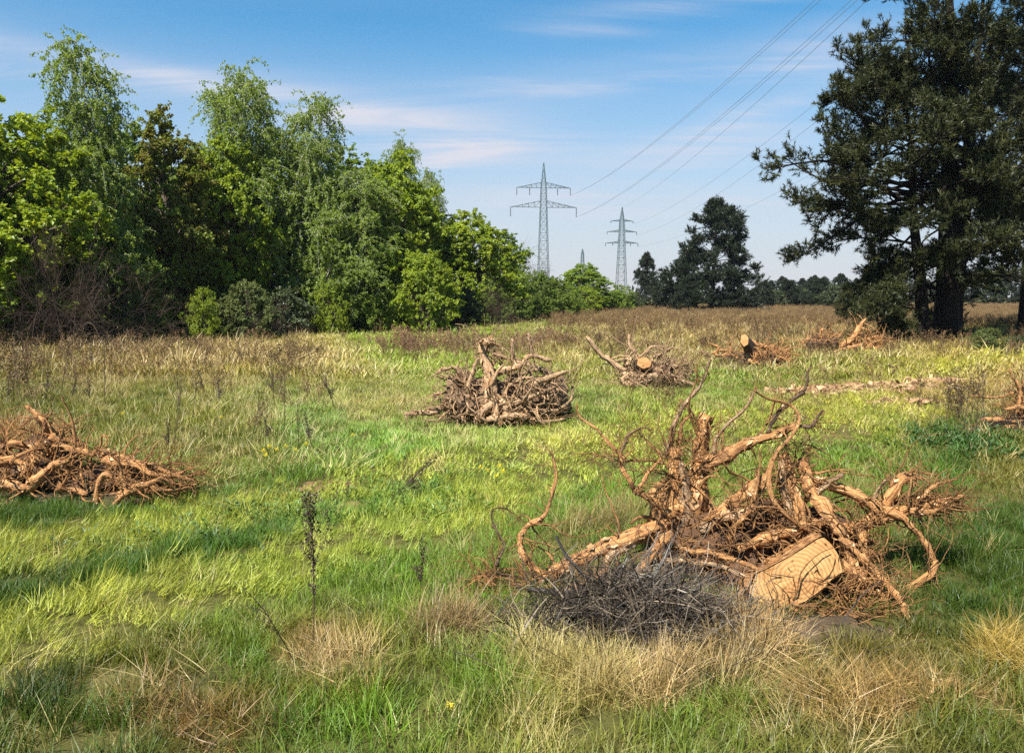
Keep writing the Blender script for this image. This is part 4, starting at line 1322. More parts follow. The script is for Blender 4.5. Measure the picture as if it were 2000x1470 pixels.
S.tangle(70, 1240, 900, 0.1, 80, 60, 0.15, (0.1, 0.35), (0.001, 0.0024), 0.25, .5, dirb=(-.3, 0, .3))
main_base = S.base.copy()

# ---- heap of blackened brush in front of it
hb = gat(1245, 1250)
brush = empty('brushwood_heap', hb, 'heap of dark grey dead brush in front of the largest stump', 'brushwood')
rng = np.random.default_rng(77)
g = Geo()
n = 5200
u = rng.normal(0, 1, (n, 3)) * np.array([0.27, 0.17, 0.0])
hh = 0.31 * np.exp(-(u[:, 0] / 0.48) ** 2 - (u[:, 1] / 0.22) ** 2)
Sx = u + np.array([0, 0.06, 0]) + np.column_stack([0 * hh, 0 * hh, rng.uniform(0.05, 1.0, n) * hh])
D = np.column_stack([rng.normal(0.15, .8, n), rng.normal(-.35, .5, n), rng.normal(0.05, .45, n)])
Pw = walk(Sx, D, rng.uniform(.06, .42, n) , 6, .2, 5, 0.02)
Pw[..., 2] = np.maximum(Pw[..., 2], 0.0)
g.tubes(Pw, (.0011 + .0042 * rng.uniform(0, 1, (n, 1)) ** 3) * np.linspace(1, .4, 6)[None], 3, 1, 0, a=rng.beta(1.1, 1.9, n), cap=False)
o = g.build('twigs', M_brush, brush)
tag(o, kind='stuff')
g = Geo()
th = np.linspace(0, PI / 2, 8)
ph = np.arange(20) * 2 * PI / 20
TH, PHm = np.meshgrid(th, ph, indexing='ij')
rr = 1 + rng.normal(0, .09, TH.shape)
V = np.stack([.42 * np.sin(TH) * np.cos(PHm) * rr, .17 * np.sin(TH) * np.sin(PHm) * rr + .07, .18 * np.cos(TH) * rr - .02], -1)
idx = np.arange(TH.size).reshape(TH.shape)
nx = np.roll(idx, -1, 1)
g.add(V.reshape(-1, 3), np.stack([idx[:-1], idx[1:], nx[1:], nx[:-1]], -1).reshape(-1, 4))
g.build('charred_litter', plain_mat('charred_litter', (0.008, 0.007, 0.007), (0.035, 0.03, 0.027), 30, .95, 1, .03), brush, True)
for pts in ([(1030, 1150, 9, 3.95), (1100, 1156, 12, 3.9), (1180, 1155, 10, 3.9), (1240, 1130, 7, 3.95)], [(1085, 1046, 5, 3.95), (1110, 1090, 6, 3.9), (1160, 1140, 6, 3.8), (1230, 1200, 5, 3.7)],
            [(1035, 1225, 10, 3.7), (1075, 1190, 16, 3.75), (1130, 1165, 14, 3.8), (1190, 1160, 9, 3.85)], [(1180, 1190, 9, 3.68), (1260, 1196, 16, 3.66), (1330, 1200, 18, 3.64), (1392, 1196, 14, 3.64)],
            [(1385, 1170, 12, 3.75), (1392, 1220, 14, 3.66), (1382, 1262, 10, 3.58)], [(1270, 1200, 7, 3.62), (1290, 1240, 6, 3.55), (1300, 1300, 6, 3.5)]):
    P = np.array([at(a, b, d) for a, b, w, d in pts])
    Rr = np.interp(np.linspace(0, 1, 16), np.linspace(0, 1, len(pts)), [w * .5 * d / F for a, b, w, d in pts])
    Q = catmull(P, 16)
    Q[:, 2] = np.maximum(Q[:, 2], gz(Q[:, 0], Q[:, 1]) + .01)
    g = Geo()
    g.tubes(Q - hb, Rr, 7, 3, .14)
    g.build('charred_branch', M_char, brush, True)

# ---- stump in the middle of the field
S = Stump(975, 815, 'pale uprooted stump with an upright trunk in the middle of the field', 10.3, 2, M_root_pale)
S.soil(955, 778, 0.2, 60, 40, 0.4, mat=M_soil_pale)
S.soil(1060, 778, 0.25, 50, 40, 0.4, mat=M_soil_pale)
S.soil(960, 800, -0.05, 32, 20, 0.25, 'root_crown', M_root_pale)
S.soil(905, 775, 0.15, 35, 45, 0.35, mat=M_soil_pale)
for r in ([(962, 812, 30, -.2), (956, 756, 22, -.15), (947, 703, 19, -.05), (944, 678, 18, 0), (958, 664, 10, 0)],
          [(945, 690, 9, .05), (960, 672, 6, .05), (975, 676, 5, .05)],
          [(962, 690, 11, .05), (1008, 707, 12, .05), (1064, 726, 10, .05), (1072, 743, 8, 0)],
          [(970, 730, 10, -.1), (1004, 718, 11, -.15), (1022, 708, 10, -.18), (1037, 697, 9, -.2), (1077, 705, 7, -.25)],
          [(1041, 697, 6, -.2), (1037, 675, 5, -.2), (1033, 650, 4.5, -.2)], [(1036, 655, 3, -.2), (1047, 665, 2, -.2)],
          [(1003, 705, 6, .1), (1001, 680, 5.5, .1), (1001, 661, 5, .1)],
          [(1033, 820, 9, -.3), (1035, 770, 10, -.35), (1052, 747, 10, -.35), (1075, 739, 9, -.35), (1107, 726, 7, -.35)],
          [(900, 788, 14, 0), (854, 800, 13, -.15), (823, 808, 10, -.2), (789, 808, 7, -.25)], [(793, 808, 5, -.25), (795, 822, 3, -.25)],
          [(912, 770, 10, 0), (903, 741, 9, -.05), (888, 718, 8, -.1), (866, 720, 7, -.1), (851, 732, 5, -.1)],
          [(905, 748, 7, -.05), (880, 735, 5, -.1), (860, 736, 4, -.1)], [(905, 765, 6, 0), (870, 766, 5, -.1), (845, 768, 3.5, -.1)],
          [(915, 780, 9, 0), (908, 745, 9, 0), (900, 715, 7, 0)], [(930, 800, 10, -.2), (915, 760, 8, -.2), (925, 720, 7, -.15), (935, 700, 6, -.1)],
          [(990, 800, 10, -.25), (1010, 785, 9, -.3), (1035, 775, 8, -.35), (1060, 765, 6, -.35)],
          [(985, 770, 8, -.2), (1005, 745, 7, -.25), (1035, 738, 6, -.25), (1060, 745, 5, -.25)],
          [(1035, 820, 7, -.4), (1070, 822, 6, -.4), (1105, 817, 4, -.4)], [(1040, 800, 6, -.3), (1085, 800, 6, -.3), (1115, 780, 5, -.25), (1118, 750, 4, -.2)],
          [(985, 745, 6, -.1), (1050, 722, 5, 0), (1090, 735, 4, 0), (1112, 765, 3, 0)],
          [(870, 790, 8, -.1), (860, 780, 6, -.15), (850, 778, 3, -.15)], [(950, 820, 10, -.4), (990, 812, 12, -.4), (1030, 815, 9, -.4)], [(930, 822, 14, -.4), (950, 800, 16, -.38), (965, 780, 12, -.25)], [(965, 822, 14, -.42), (972, 800, 15, -.4), (962, 775, 13, -.25)], [(990, 818, 12, -.4), (985, 795, 13, -.35), (970, 770, 11, -.2)]):
    S.root(r, wig=.25)
S.side_roots(8, (.12, .5), .4, .22, minr=.004, npts=7, sides=4)
S.tangle(150, 1030, 770, -.05, 72, 44, .42, (.2, .7), (.006, .016), .28, .3, sides=5, a=(.55, 1))
S.tangle(16, 985, 740, .15, 85, 36, .35, (.2, .5), (.006, .014), .12, .5, sides=5, a=(.6, 1), dirb=(0, 0, .9))
S.tangle(80, 905, 778, -.05, 38, 45, .35, (.2, .6), (.006, .016), .2, .4, dirb=(-.4, -.2, 0), sides=4, a=(.45, 1))
S.tangle(150, 960, 812, -.3, 110, 12, .3, (.1, .4), (.004, .009), .25, .4, sides=4, a=(.35, .8))
S.finish()
S.tangle(70, 950, 690, .05, 22, 26, .1, (.06, .22), (.004, .009), .25, .6, dirb=(0, 0, .7), sides=4, a=(.6, 1))

# ---- stump behind it to the right, with a long bare pole
S = Stump(1270, 750, 'uprooted stump with a long pale pole leaning out to the left', 14.4, 3, M_root_pale)
S.soil(1275, 728, .1, 45, 22, .45)
S.log([(1245, 700), (1262, 697), (1272, 706), (1270, 716), (1255, 720), (1244, 712)], -.5, (.1, .9, -.3), .5, .3, M_root_dark)
for r in ([(1222, 724, 12, -.2), (1196, 708, 10, -.2), (1178, 694, 9, -.2), (1147, 658, 7, -.2)], [(1248, 700, 9, 0), (1238, 686, 8, 0), (1230, 674, 7, 0), (1229, 652, 5, 0)],
          [(1235, 730, 12, -.3), (1215, 742, 10, -.4), (1240, 750, 10, -.5), (1275, 742, 9, -.5)], [(1225, 715, 16, -.1), (1228, 698, 12, -.1)], [(1215, 728, 10, -.2), (1245, 740, 11, -.4), (1285, 735, 12, -.5)],
          [(1270, 705, 9, 0), (1300, 712, 8, 0), (1330, 715, 5, 0)], [(1270, 700, 8, .1), (1295, 690, 7, .1), (1315, 676, 4, .1)], [(1280, 720, 9, -.2), (1315, 735, 8, -.3), (1360, 752, 4, -.4)],
          [(1285, 715, 7, .2), (1320, 725, 6, .2), (1350, 745, 4, .2)], [(1262, 690, 7, .1), (1275, 678, 5, .1), (1298, 680, 3, .1)]):
    S.root(r, wig=.25, pale_end=(r[0][0] == 1222))
S.side_roots(10, (.2, .7), .4, .2, minr=.006, npts=6, sides=4)
S.tangle(260, 1295, 722, .05, 50, 26, .4, (.2, .6), (.006, .012), .18, 1.0, dirb=(.5, 0, .1), sides=4, a=(.35, .85))
S.tangle(90, 1245, 740, -.3, 35, 10, .3, (.2, .6), (.006, .013), .2, .4, sides=4, a=(.4, .85))

# ---- fourth stump
S = Stump(1480, 722, 'uprooted stump with a round orange cut end tilted up, fourth from the left', 18.0, 4, M_root)
S.soil(1480, 703, .1, 42, 16, .5)
S.log([(1448, 655), (1456, 652), (1462, 660), (1461, 672), (1453, 677), (1446, 668)], -.5, (.45, .75, -.35), .6, .5, M_root_dark)
for r in ([(1460, 672, 9, 0), (1475, 690, 8, -.1), (1490, 703, 6, -.2)], [(1465, 665, 9, .2), (1500, 680, 8, .2), (1540, 686, 5, .2)], [(1470, 690, 10, 0), (1510, 700, 9, 0), (1540, 690, 7, 0), (1540, 715, 4, 0)],
          [(1460, 690, 9, -.2), (1465, 705, 9, -.4), (1485, 712, 6, -.5)], [(1440, 700, 7, 0), (1424, 694, 6, 0), (1400, 694, 5, 0), (1402, 678, 4.5, 0), (1384, 670, 3, 0)], [(1425, 694, 5, .1), (1427, 676, 4, .1), (1418, 668, 2.5, .1)],
          [(1440, 690, 5, .2), (1415, 684, 4, .2), (1390, 690, 3, .2)], [(1490, 700, 9, -.2), (1515, 712, 7, -.3), (1530, 724, 4, -.3)]):
    S.root(r, wig=.25)
S.side_roots(9, (.2, .7), .4, .2, minr=.007, npts=6, sides=4)
S.tangle(260, 1490, 696, 0, 52, 20, .5, (.2, .7), (.007, .014), .2, .7, dirb=(.5, 0, -.1), sides=4, a=(.35, .8))
S.tangle(120, 1450, 708, -.2, 55, 12, .4, (.2, .7), (.005, .010), .2, .5, mat=M_root_dark, sides=4)

# ---- fifth stump by the pine
S = Stump(1645, 692, 'uprooted reddish stump with a thick arm pointing up right beside the huge pine', 22.5, 5, M_root)
S.soil(1605, 672, .1, 30, 16, .5)
S.soil(1680, 678, .1, 35, 12, .4)
for r in ([(1605, 690, 11, 0), (1603, 665, 11, 0), (1606, 640, 6, 0)], [(1632, 682, 12, -.1), (1655, 668, 11, -.1), (1670, 655, 10, -.1), (1682, 635, 7, -.1), (1691, 622, 5, -.1)], [(1590, 690, 7, -.3), (1600, 678, 7, -.3), (1612, 668, 5, -.3)],
          [(1594, 692, 8, -.4), (1620, 690, 8, -.4), (1660, 680, 8, -.3), (1690, 672, 6, -.2), (1712, 668, 4, 0)], [(1575, 660, 8, 0), (1590, 672, 8, 0), (1600, 682, 8, 0)], [(1680, 676, 7, 0), (1700, 660, 5, 0), (1716, 655, 3, 0)],
          [(1690, 672, 7, -.2), (1710, 680, 5, -.3), (1726, 690, 3, -.4)], [(1614, 660, 7, .1), (1625, 672, 8, .1), (1645, 680, 8, 0)]):
    S.root(r, wig=.25)
S.side_roots(9, (.25, .8), .4, .2, minr=.008, npts=6, sides=4)
S.tangle(200, 1692, 676, -.1, 32, 18, .4, (.2, .7), (.008, .015), .2, .9, dirb=(.3, -.2, -.2), sides=4, a=(.4, .8))
S.tangle(140, 1605, 672, 0, 32, 18, .4, (.2, .7), (.008, .015), .2, .8, sides=4, a=(.3, .9))

# ---- stump cut by the left picture edge
S = Stump(150, 985, 'long uprooted stump with a sawn stick at the left picture edge', 6.5, 6, M_root)
S.soil(60, 925, .3, 95, 42, .4)
S.soil(200, 938, .25, 95, 26, .3)
S.soil(90, 880, .4, 38, 36, .2)
for r in ([(100, 850, 15, .25), (90, 828, 13, .25), (72, 810, 12, .25), (53, 792, 11, .25)], [(-30, 885, 18, .1), (5, 872, 18, .1), (35, 866, 16, .1), (70, 878, 12, .1)], [(55, 955, 16, -.3), (80, 932, 17, -.32), (101, 915, 15, -.32), (135, 900, 12, -.3)],
          [(-20, 950, 18, -.2), (15, 945, 20, -.25), (40, 950, 18, -.3), (66, 945, 14, -.3)], [(-20, 905, 14, -.1), (20, 900, 16, -.1), (50, 910, 14, -.1), (40, 935, 10, -.15)], [(-20, 980, 9, -.4), (5, 985, 8, -.4), (20, 975, 5, -.4)],
          [(195, 884, 16, .1), (230, 890, 15, .1), (265, 900, 13, .05), (310, 915, 9, 0), (360, 932, 6, 0), (395, 940, 3, 0)], [(200, 900, 12, 0), (250, 905, 11, -.05), (300, 925, 8, -.1), (345, 945, 5, -.1), (385, 945, 3, -.1)],
          [(230, 970, 14, -.3), (250, 955, 12, -.3), (290, 942, 10, -.3), (325, 930, 6, -.3)], [(230, 935, 10, -.1), (280, 945, 9, -.15), (330, 958, 6, -.2), (370, 950, 3, -.2)], [(190, 985, 9, -.35), (192, 950, 12, -.35), (205, 928, 13, -.35), (220, 930, 12, -.35)],
          [(225, 985, 9, -.4), (245, 965, 11, -.4), (262, 960, 8, -.4)], [(110, 950, 14, -.25), (140, 958, 15, -.3), (172, 965, 12, -.3)], [(150, 880, 10, .1), (170, 882, 12, .1), (185, 892, 8, .1)], [(100, 850, 12, .2), (120, 868, 12, .2), (150, 882, 10, .15)],
          [(120, 855, 6, .3), (148, 862, 5, .3), (160, 878, 4, .3)], [(245, 950, 6, -.35), (237, 920, 5, -.3), (233, 898, 3, -.3)], [(30, 890, 8, -.1), (15, 920, 7, -.15), (8, 950, 5, -.2)], [(70, 905, 14, -.1), (60, 880, 12, 0), (80, 860, 9, .1)],
          [(260, 920, 7, 0), (330, 928, 6, 0), (370, 915, 3, 0), (385, 906, 2, 0)]):
    S.root([(x, y, w * (1.2 - .4 * k_ / (len(r) - 1)) if w != 15 else w, dd - (.12 if w != 15 else 0)) for k_, (x, y, w, dd) in enumerate(r)], wig=.3, pale_end=(r[0] == (100, 850, 15, .25)))
S.side_roots(9, (.08, .4), .42, .22, minr=.003)
S.side_roots(7, (.15, .5), .3, .2, minr=.003)
S.tangle(130, 50, 905, .05, 110, 52, .35, (.12, .45), (.003, .008), .22, .5, a=(.5, 1))
S.tangle(170, 285, 932, 0, 80, 24, .25, (.2, .6), (.0025, .008), .12, .3, dirb=(1.1, -.1, -.12))
S.tangle(90, 120, 862, .35, 45, 34, .15, (.08, .3), (.002, .006), .26, .5)
S.tangle(90, 180, 930, .05, 70, 28, .25, (.1, .4), (.003, .008), .18, .5, a=(.5, 1))
S.finish()
S.tangle(34, 60, 885, .1, 90, 40, .3, (.2, .6), (.006, .015), .16, .4, a=(.5, 1))
S.tangle(16, 150, 900, .05, 60, 25, .25, (.2, .5), (.006, .014), .16, .4, a=(.5, 1))
S.tangle(80, 5, 850, .3, 35, 22, .2, (.1, .4), (.0012, .003), .16, .5, dirb=(0, 0, .6), a=(.6, 1))

# ---- stump cut by the right picture edge
S = Stump(1990, 850, 'uprooted stump with an orange log lying flat at the right picture edge', 9.6, 7, M_root)
S.soil(2040, 825, .2, 60, 30, .4)
for r in ([(2080, 820, 14, -.1), (2030, 819, 13, -.1), (1975, 819, 12, -.1), (1915, 818, 10, -.1)], [(2030, 830, 12, .1), (2005, 805, 10, .1), (1984, 785, 5, .1)], [(2040, 800, 11, 0), (2010, 780, 8, 0), (1985, 800, 5, 0)],
          [(2030, 790, 7, .3), (1990, 765, 5, .3), (1950, 776, 4.5, .3), (1895, 772, 3, .3)], [(2010, 800, 6, .2), (1985, 750, 4, .2), (1970, 720, 3, .2)], [(2060, 830, 14, 0), (2020, 790, 12, 0), (2000, 740, 8, 0)], [(2010, 850, 11, -.1), (1988, 810, 10, -.1), (1994, 770, 8, -.1), (1986, 742, 5, -.1)], [(2020, 840, 10, -.2), (1975, 835, 9, -.2), (1945, 842, 6, -.2)], [(2030, 815, 12, -.2), (1992, 795, 9, -.2), (1962, 800, 5, -.2)]):
    S.root(r, wig=.25)
S.side_roots(9, (.12, .45), .35, .22, minr=.003)
S.tangle(200, 2020, 805, 0, 50, 32, .35, (.12, .45), (.003, .008), .24, .7)
S.tangle(420, 1968, 848, -.2, 58, 24, .3, (.12, .35), (.002, .006), .2, .5, mat=M_char)

# ------------------------------------------------------------------ meadow
def lin(c):
    c = np.asarray(c, float) / 255.0
    return np.where(c <= 0.04045, c / 12.92, ((c + 0.055) / 1.055) ** 2.4)


def blades(seed, n, h, w, spread, lean=0.35, segs=3, hvar=0.4, vr=(0.15, 0.85), out=0.3):
    rng = np.random.default_rng(seed)
    a = rng.uniform(0, 2 * PI, n)
    r = spread * np.sqrt(rng.uniform(0, 1, n))
    base = np.column_stack([r * np.cos(a), r * np.sin(a), np.full(n, -0.015)])
    az = a + rng.normal(0, 1.3, n)
    d = np.column_stack([np.cos(az), np.sin(az), 0 * az])
    s = np.column_stack([-np.sin(az), np.cos(az), 0 * az])
    tw = rng.normal(0, .5, n)[:, None]
    s = unit(s * np.cos(tw) + d * np.sin(tw))
    hh = h * (1 - hvar * rng.uniform(0, 1, n) ** 0.7)
    le = np.abs(rng.normal(lean, lean * 0.6, n))
    V, Q, T, A = [], [], [], []
    t = np.linspace(0, 1, segs + 1)
    rows = []
    for i, ti in enumerate(t):
        c = base + np.array([0, 0, 1.0]) * (hh * (ti - 0.22 * np.minimum(le, 1.4) * ti ** 2))[:, None] + d * (hh * le * (0.25 * ti + 0.75 * ti ** 2.2) * .9)[:, None]
        wi = w * (1 - 0.75 * ti) if ti < 1 else 0
        if ti < 1:
            rows.append(c - s * wi * .5)
            rows.append(c + s * wi * .5)
        else:
            rows.append(c)
    V = np.stack(rows, 1)
    k = V.shape[1]
    o = (np.arange(n) * k)[:, None]
    for i in range(segs - 1):
        Q.append(o + np.array([[2 * i, 2 * i + 1, 2 * i + 3, 2 * i + 2]]))
    T.append(o + np.array([[k - 3, k - 2, k - 1]]))
    g = Geo()
    g.add(V.reshape(-1, 3), np.concatenate(Q), np.concatenate(T), np.repeat(rng.uniform(*vr, n), k))
    return g


def stalks(seed, n, h, spread, r, heads=10, hl=0.022, branchy=3):
    rng = np.random.default_rng(seed)
    g = Geo()
    a = rng.uniform(0, 2 * PI, n)
    rr = spread * np.sqrt(rng.uniform(0, 1, n))
    S0 = np.column_stack([rr * np.cos(a), rr * np.sin(a), np.full(n, -.02)])
    D = np.column_stack([rng.normal(0, .10, n), rng.normal(0, .10, n), np.ones(n)])
    hh = h * rng.uniform(.6, 1.1, n)
    P = walk(S0, D, hh, 7, .035, seed)
    g.tubes(P, np.full((n, 1), r) * np.linspace(1, .4, 7)[None], 4, seed, .1, a=rng.uniform(.2, .8, n))
    if branchy:
        K = n * branchy
        k = np.repeat(np.arange(n), branchy)
        i = rng.integers(3, 6, K)
        S2 = P[k, i]
        D2 = np.column_stack([rng.normal(0, .55, K), rng.normal(0, .55, K), np.full(K, 1.0)])
        P2 = walk(S2, D2, hh[k] * rng.uniform(.15, .35, K), 5, .08, seed + 1)
        g.tubes(P2, np.full((K, 1), r * .55) * np.linspace(1, .4, 5)[None], 3, seed, 0, a=rng.uniform(.2, .8, K), cap=False)
        if heads:
            pts = np.concatenate([P[:, 4:].reshape(-1, 3), P2[:, 1:].reshape(-1, 3)])
            C = np.repeat(pts, heads, 0) + rng.normal(0, hl * .5, (len(pts) * heads, 3))
            g.leaves(C, rng.normal(0, 1, C.shape) + np.array([0, 0, .8]), rng.normal(0, 1, C.shape), hl * rng.uniform(.6, 1.3, len(C)), hl * .6, rng.uniform(0, .7, len(C)))
    return g


def broad_weed(seed, n, h, leaf):
    rng = np.random.default_rng(seed)
    g = Geo()
    a = rng.uniform(0, 2 * PI, n)
    z = rng.uniform(.15, 1, n) * h
    C = np.column_stack([.05 * np.cos(a), .05 * np.sin(a), z])
    D = np.column_stack([np.cos(a), np.sin(a), rng.uniform(.1, 1.1, n)])
    Nn = np.column_stack([-.5 * np.cos(a), -.5 * np.sin(a), np.ones(n)]) + rng.normal(0, .2, (n, 3))
    s = leaf * rng.uniform(.6, 1.2, n)
    g.leaves(C, D, Nn, s, s * .36, rng.uniform(.2, .9, n), .12)
    g.tubes(np.array([[0, 0, -.02], [0.01, 0, h * .5], [0.0, .015, h]]), np.array([.004, .003, .002]), 4, 0, 0)
    return g


grassm = leaf_mat('grass_blade', (0.62, 0.66, 0.6), (1.0, 1.0, 1.0), (1.45, 1.36, 1.2), 0.38, 0.025, 0.5, True)
strawm = leaf_mat('straw_blade', (0.6, 0.56, 0.52), (1.0, 1.0, 1.0), (1.35, 1.35, 1.3), 0.22, 0.04, 0.5, True)
stalkm = leaf_mat('dead_stalk', (0.55, 0.52, 0.5), (1.0, 1.0, 1.0), (1.4, 1.35, 1.3), 0.06, 0.02, 0.5, True)


def collection(name, geos, mat):
    c = bpy.data.collections.new(name)
    for i, g in enumerate(geos):
        o = bpy.data.objects.new('%s_%02d' % (name, i), g.mesh(name, mat))
        c.objects.link(o)
    return c


def scatter_tree(coll):
    t = bpy.data.node_groups.new('scatter_' + coll.name, 'GeometryNodeTree')
    t.interface.new_socket('Geometry', in_out='INPUT', socket_type='NodeSocketGeometry')
    t.interface.new_socket('Geometry', in_out='OUTPUT', socket_type='NodeSocketGeometry')
    gi, go = t.nodes.new('NodeGroupInput'), t.nodes.new('NodeGroupOutput')
    ci = t.nodes.new('GeometryNodeCollectionInfo')
    ci.inputs['Collection'].default_value = coll
    ci.inputs['Separate Children'].default_value = True
    ci.inputs['Reset Children'].default_value = True
    iop = t.nodes.new('GeometryNodeInstanceOnPoints')
    iop.inputs['Pick Instance'].default_value = True

    def na(nm, ty):
        n_ = t.nodes.new('GeometryNodeInputNamedAttribute')
        n_.data_type = ty
        n_.inputs['Name'].default_value = nm
        return n_.outputs['Attribute']
    e2r = t.nodes.new('FunctionNodeEulerToRotation')
    t.links.new(na('rot', 'FLOAT_VECTOR'), e2r.inputs[0])
    t.links.new(gi.outputs[0], iop.inputs['Points'])
    t.links.new(ci.outputs[0], iop.inputs['Instance'])
    t.links.new(na('idx', 'INT'), iop.inputs['Instance Index'])
    t.links.new(e2r.outputs[0], iop.inputs['Rotation'])
    t.links.new(na('scl', 'FLOAT_VECTOR'), iop.inputs['Scale'])
    t.links.new(iop.outputs[0], go.inputs[0])
    return t


def scatter(name, coll, P, rot, scl, idx, col, label, cat):
    me = bpy.data.meshes.new(name)
    me.vertices.add(len(P))
    me.vertices.foreach_set('co', P.astype(np.float32).ravel())
    for nm, ty, ar, f in (('rot', 'FLOAT_VECTOR', rot, 'vector'), ('scl', 'FLOAT_VECTOR', scl, 'vector'), ('col', 'FLOAT_VECTOR', col, 'vector')):
        me.attributes.new(nm, ty, 'POINT').data.foreach_set(f, ar.astype(np.float32).ravel())
    me.attributes.new('idx', 'INT', 'POINT').data.foreach_set('value', idx.astype(np.int32))
    o = link(name, me)
    md = o.modifiers.new('scatter', 'NODES')
    md.node_group = scatter_tree(coll)
    tag(o, label, cat, kind='stuff')
    return o


# colour with some vignette darkening painted in, height and share of dry growth over the field (picked at spots of the field)
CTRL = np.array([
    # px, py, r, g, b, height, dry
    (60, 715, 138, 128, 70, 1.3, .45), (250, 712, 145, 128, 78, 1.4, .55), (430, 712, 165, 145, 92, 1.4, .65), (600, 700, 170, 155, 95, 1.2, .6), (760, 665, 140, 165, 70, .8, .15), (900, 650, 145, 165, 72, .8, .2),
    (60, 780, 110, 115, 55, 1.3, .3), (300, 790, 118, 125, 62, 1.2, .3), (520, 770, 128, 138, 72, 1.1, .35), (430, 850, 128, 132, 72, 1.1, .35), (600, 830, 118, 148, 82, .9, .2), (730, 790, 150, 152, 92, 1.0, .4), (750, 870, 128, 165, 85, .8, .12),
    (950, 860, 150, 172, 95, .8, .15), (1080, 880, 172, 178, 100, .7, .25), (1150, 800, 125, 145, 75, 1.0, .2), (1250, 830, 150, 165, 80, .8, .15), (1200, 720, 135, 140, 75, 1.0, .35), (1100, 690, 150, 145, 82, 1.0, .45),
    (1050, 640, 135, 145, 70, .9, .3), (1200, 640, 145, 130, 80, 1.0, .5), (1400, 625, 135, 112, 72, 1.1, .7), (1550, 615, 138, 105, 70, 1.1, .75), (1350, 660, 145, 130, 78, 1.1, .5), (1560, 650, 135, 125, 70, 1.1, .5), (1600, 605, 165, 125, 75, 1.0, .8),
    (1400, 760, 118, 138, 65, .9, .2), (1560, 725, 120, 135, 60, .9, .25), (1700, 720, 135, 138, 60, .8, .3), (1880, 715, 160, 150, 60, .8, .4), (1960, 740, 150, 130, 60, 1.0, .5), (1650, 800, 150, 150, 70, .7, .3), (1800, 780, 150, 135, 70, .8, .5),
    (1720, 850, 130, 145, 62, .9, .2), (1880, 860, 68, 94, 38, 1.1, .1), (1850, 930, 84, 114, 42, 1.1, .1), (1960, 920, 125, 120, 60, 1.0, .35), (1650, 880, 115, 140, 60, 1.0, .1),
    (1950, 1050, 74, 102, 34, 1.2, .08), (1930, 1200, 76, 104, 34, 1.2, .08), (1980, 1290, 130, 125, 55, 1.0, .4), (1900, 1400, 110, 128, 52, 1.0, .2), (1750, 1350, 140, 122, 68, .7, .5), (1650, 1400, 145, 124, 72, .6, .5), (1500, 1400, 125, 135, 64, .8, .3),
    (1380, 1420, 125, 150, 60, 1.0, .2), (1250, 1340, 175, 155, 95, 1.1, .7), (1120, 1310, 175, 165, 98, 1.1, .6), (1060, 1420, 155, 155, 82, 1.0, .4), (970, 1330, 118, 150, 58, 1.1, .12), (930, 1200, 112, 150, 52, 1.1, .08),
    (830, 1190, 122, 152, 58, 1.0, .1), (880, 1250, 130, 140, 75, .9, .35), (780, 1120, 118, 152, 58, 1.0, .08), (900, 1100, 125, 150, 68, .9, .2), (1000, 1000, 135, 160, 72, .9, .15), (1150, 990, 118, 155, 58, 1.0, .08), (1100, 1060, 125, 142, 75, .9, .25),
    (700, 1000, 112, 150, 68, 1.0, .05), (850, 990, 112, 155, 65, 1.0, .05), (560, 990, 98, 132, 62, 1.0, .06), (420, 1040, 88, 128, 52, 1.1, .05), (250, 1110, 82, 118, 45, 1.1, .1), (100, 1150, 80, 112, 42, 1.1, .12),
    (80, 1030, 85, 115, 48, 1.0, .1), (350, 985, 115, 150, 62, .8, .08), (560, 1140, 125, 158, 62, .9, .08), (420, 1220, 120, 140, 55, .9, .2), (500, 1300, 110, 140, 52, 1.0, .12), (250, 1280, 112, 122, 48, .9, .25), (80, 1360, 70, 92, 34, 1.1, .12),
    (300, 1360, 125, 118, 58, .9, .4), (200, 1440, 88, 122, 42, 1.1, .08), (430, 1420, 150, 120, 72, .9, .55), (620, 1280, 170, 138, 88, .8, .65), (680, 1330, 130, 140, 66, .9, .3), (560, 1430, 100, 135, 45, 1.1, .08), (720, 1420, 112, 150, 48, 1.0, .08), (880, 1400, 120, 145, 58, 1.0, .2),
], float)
CL = lin(CTRL[:, 2:5]) * (np.interp(CTRL[:, 1], [850, 1000, 1400], [1.0, .86, .72]) * np.interp(CTRL[:, 0], [0, 400, 700, 1200, 1600, 2000], [.86, .92, 1, 1, .95, .88]))[:, None]  # vignette-like darkening toward foreground and sides multiplied into the grass colour


def zone(px, py):
    """blend of the nearest spots"""
    X = np.column_stack([px, py * 1.9])
    C = np.column_stack([CTRL[:, 0], CTRL[:, 1] * 1.9])
    col = np.zeros((len(X), 3))
    hd = np.zeros((len(X), 2))
    for s in range(0, len(X), 20000):
        d2 = ((X[s:s + 20000, None] - C[None]) ** 2).sum(-1)
        w = 1.0 / (d2 + 900.0) ** 1.7
        w /= w.sum(1, keepdims=True)
        col[s:s + 20000] = w @ CL
        hd[s:s + 20000] = w @ CTRL[:, 5:7]
    return col, hd[:, 0], hd[:, 1]


TRACKS = [np.array([gat(*p)[:2] for p in tr]) for tr in (
    [(-150, 1120), (0, 1085), (250, 1050), (470, 1000), (700, 952), (850, 915), (1080, 882), (1300, 840), (1500, 822), (1700, 770), (1990, 712), (2200, 680)],
    [(-200, 1330), (0, 1270), (250, 1180), (470, 1125), (700, 1058), (850, 1018), (960, 975), (1100, 925), (1300, 880), (1600, 850), (1800, 800)])]


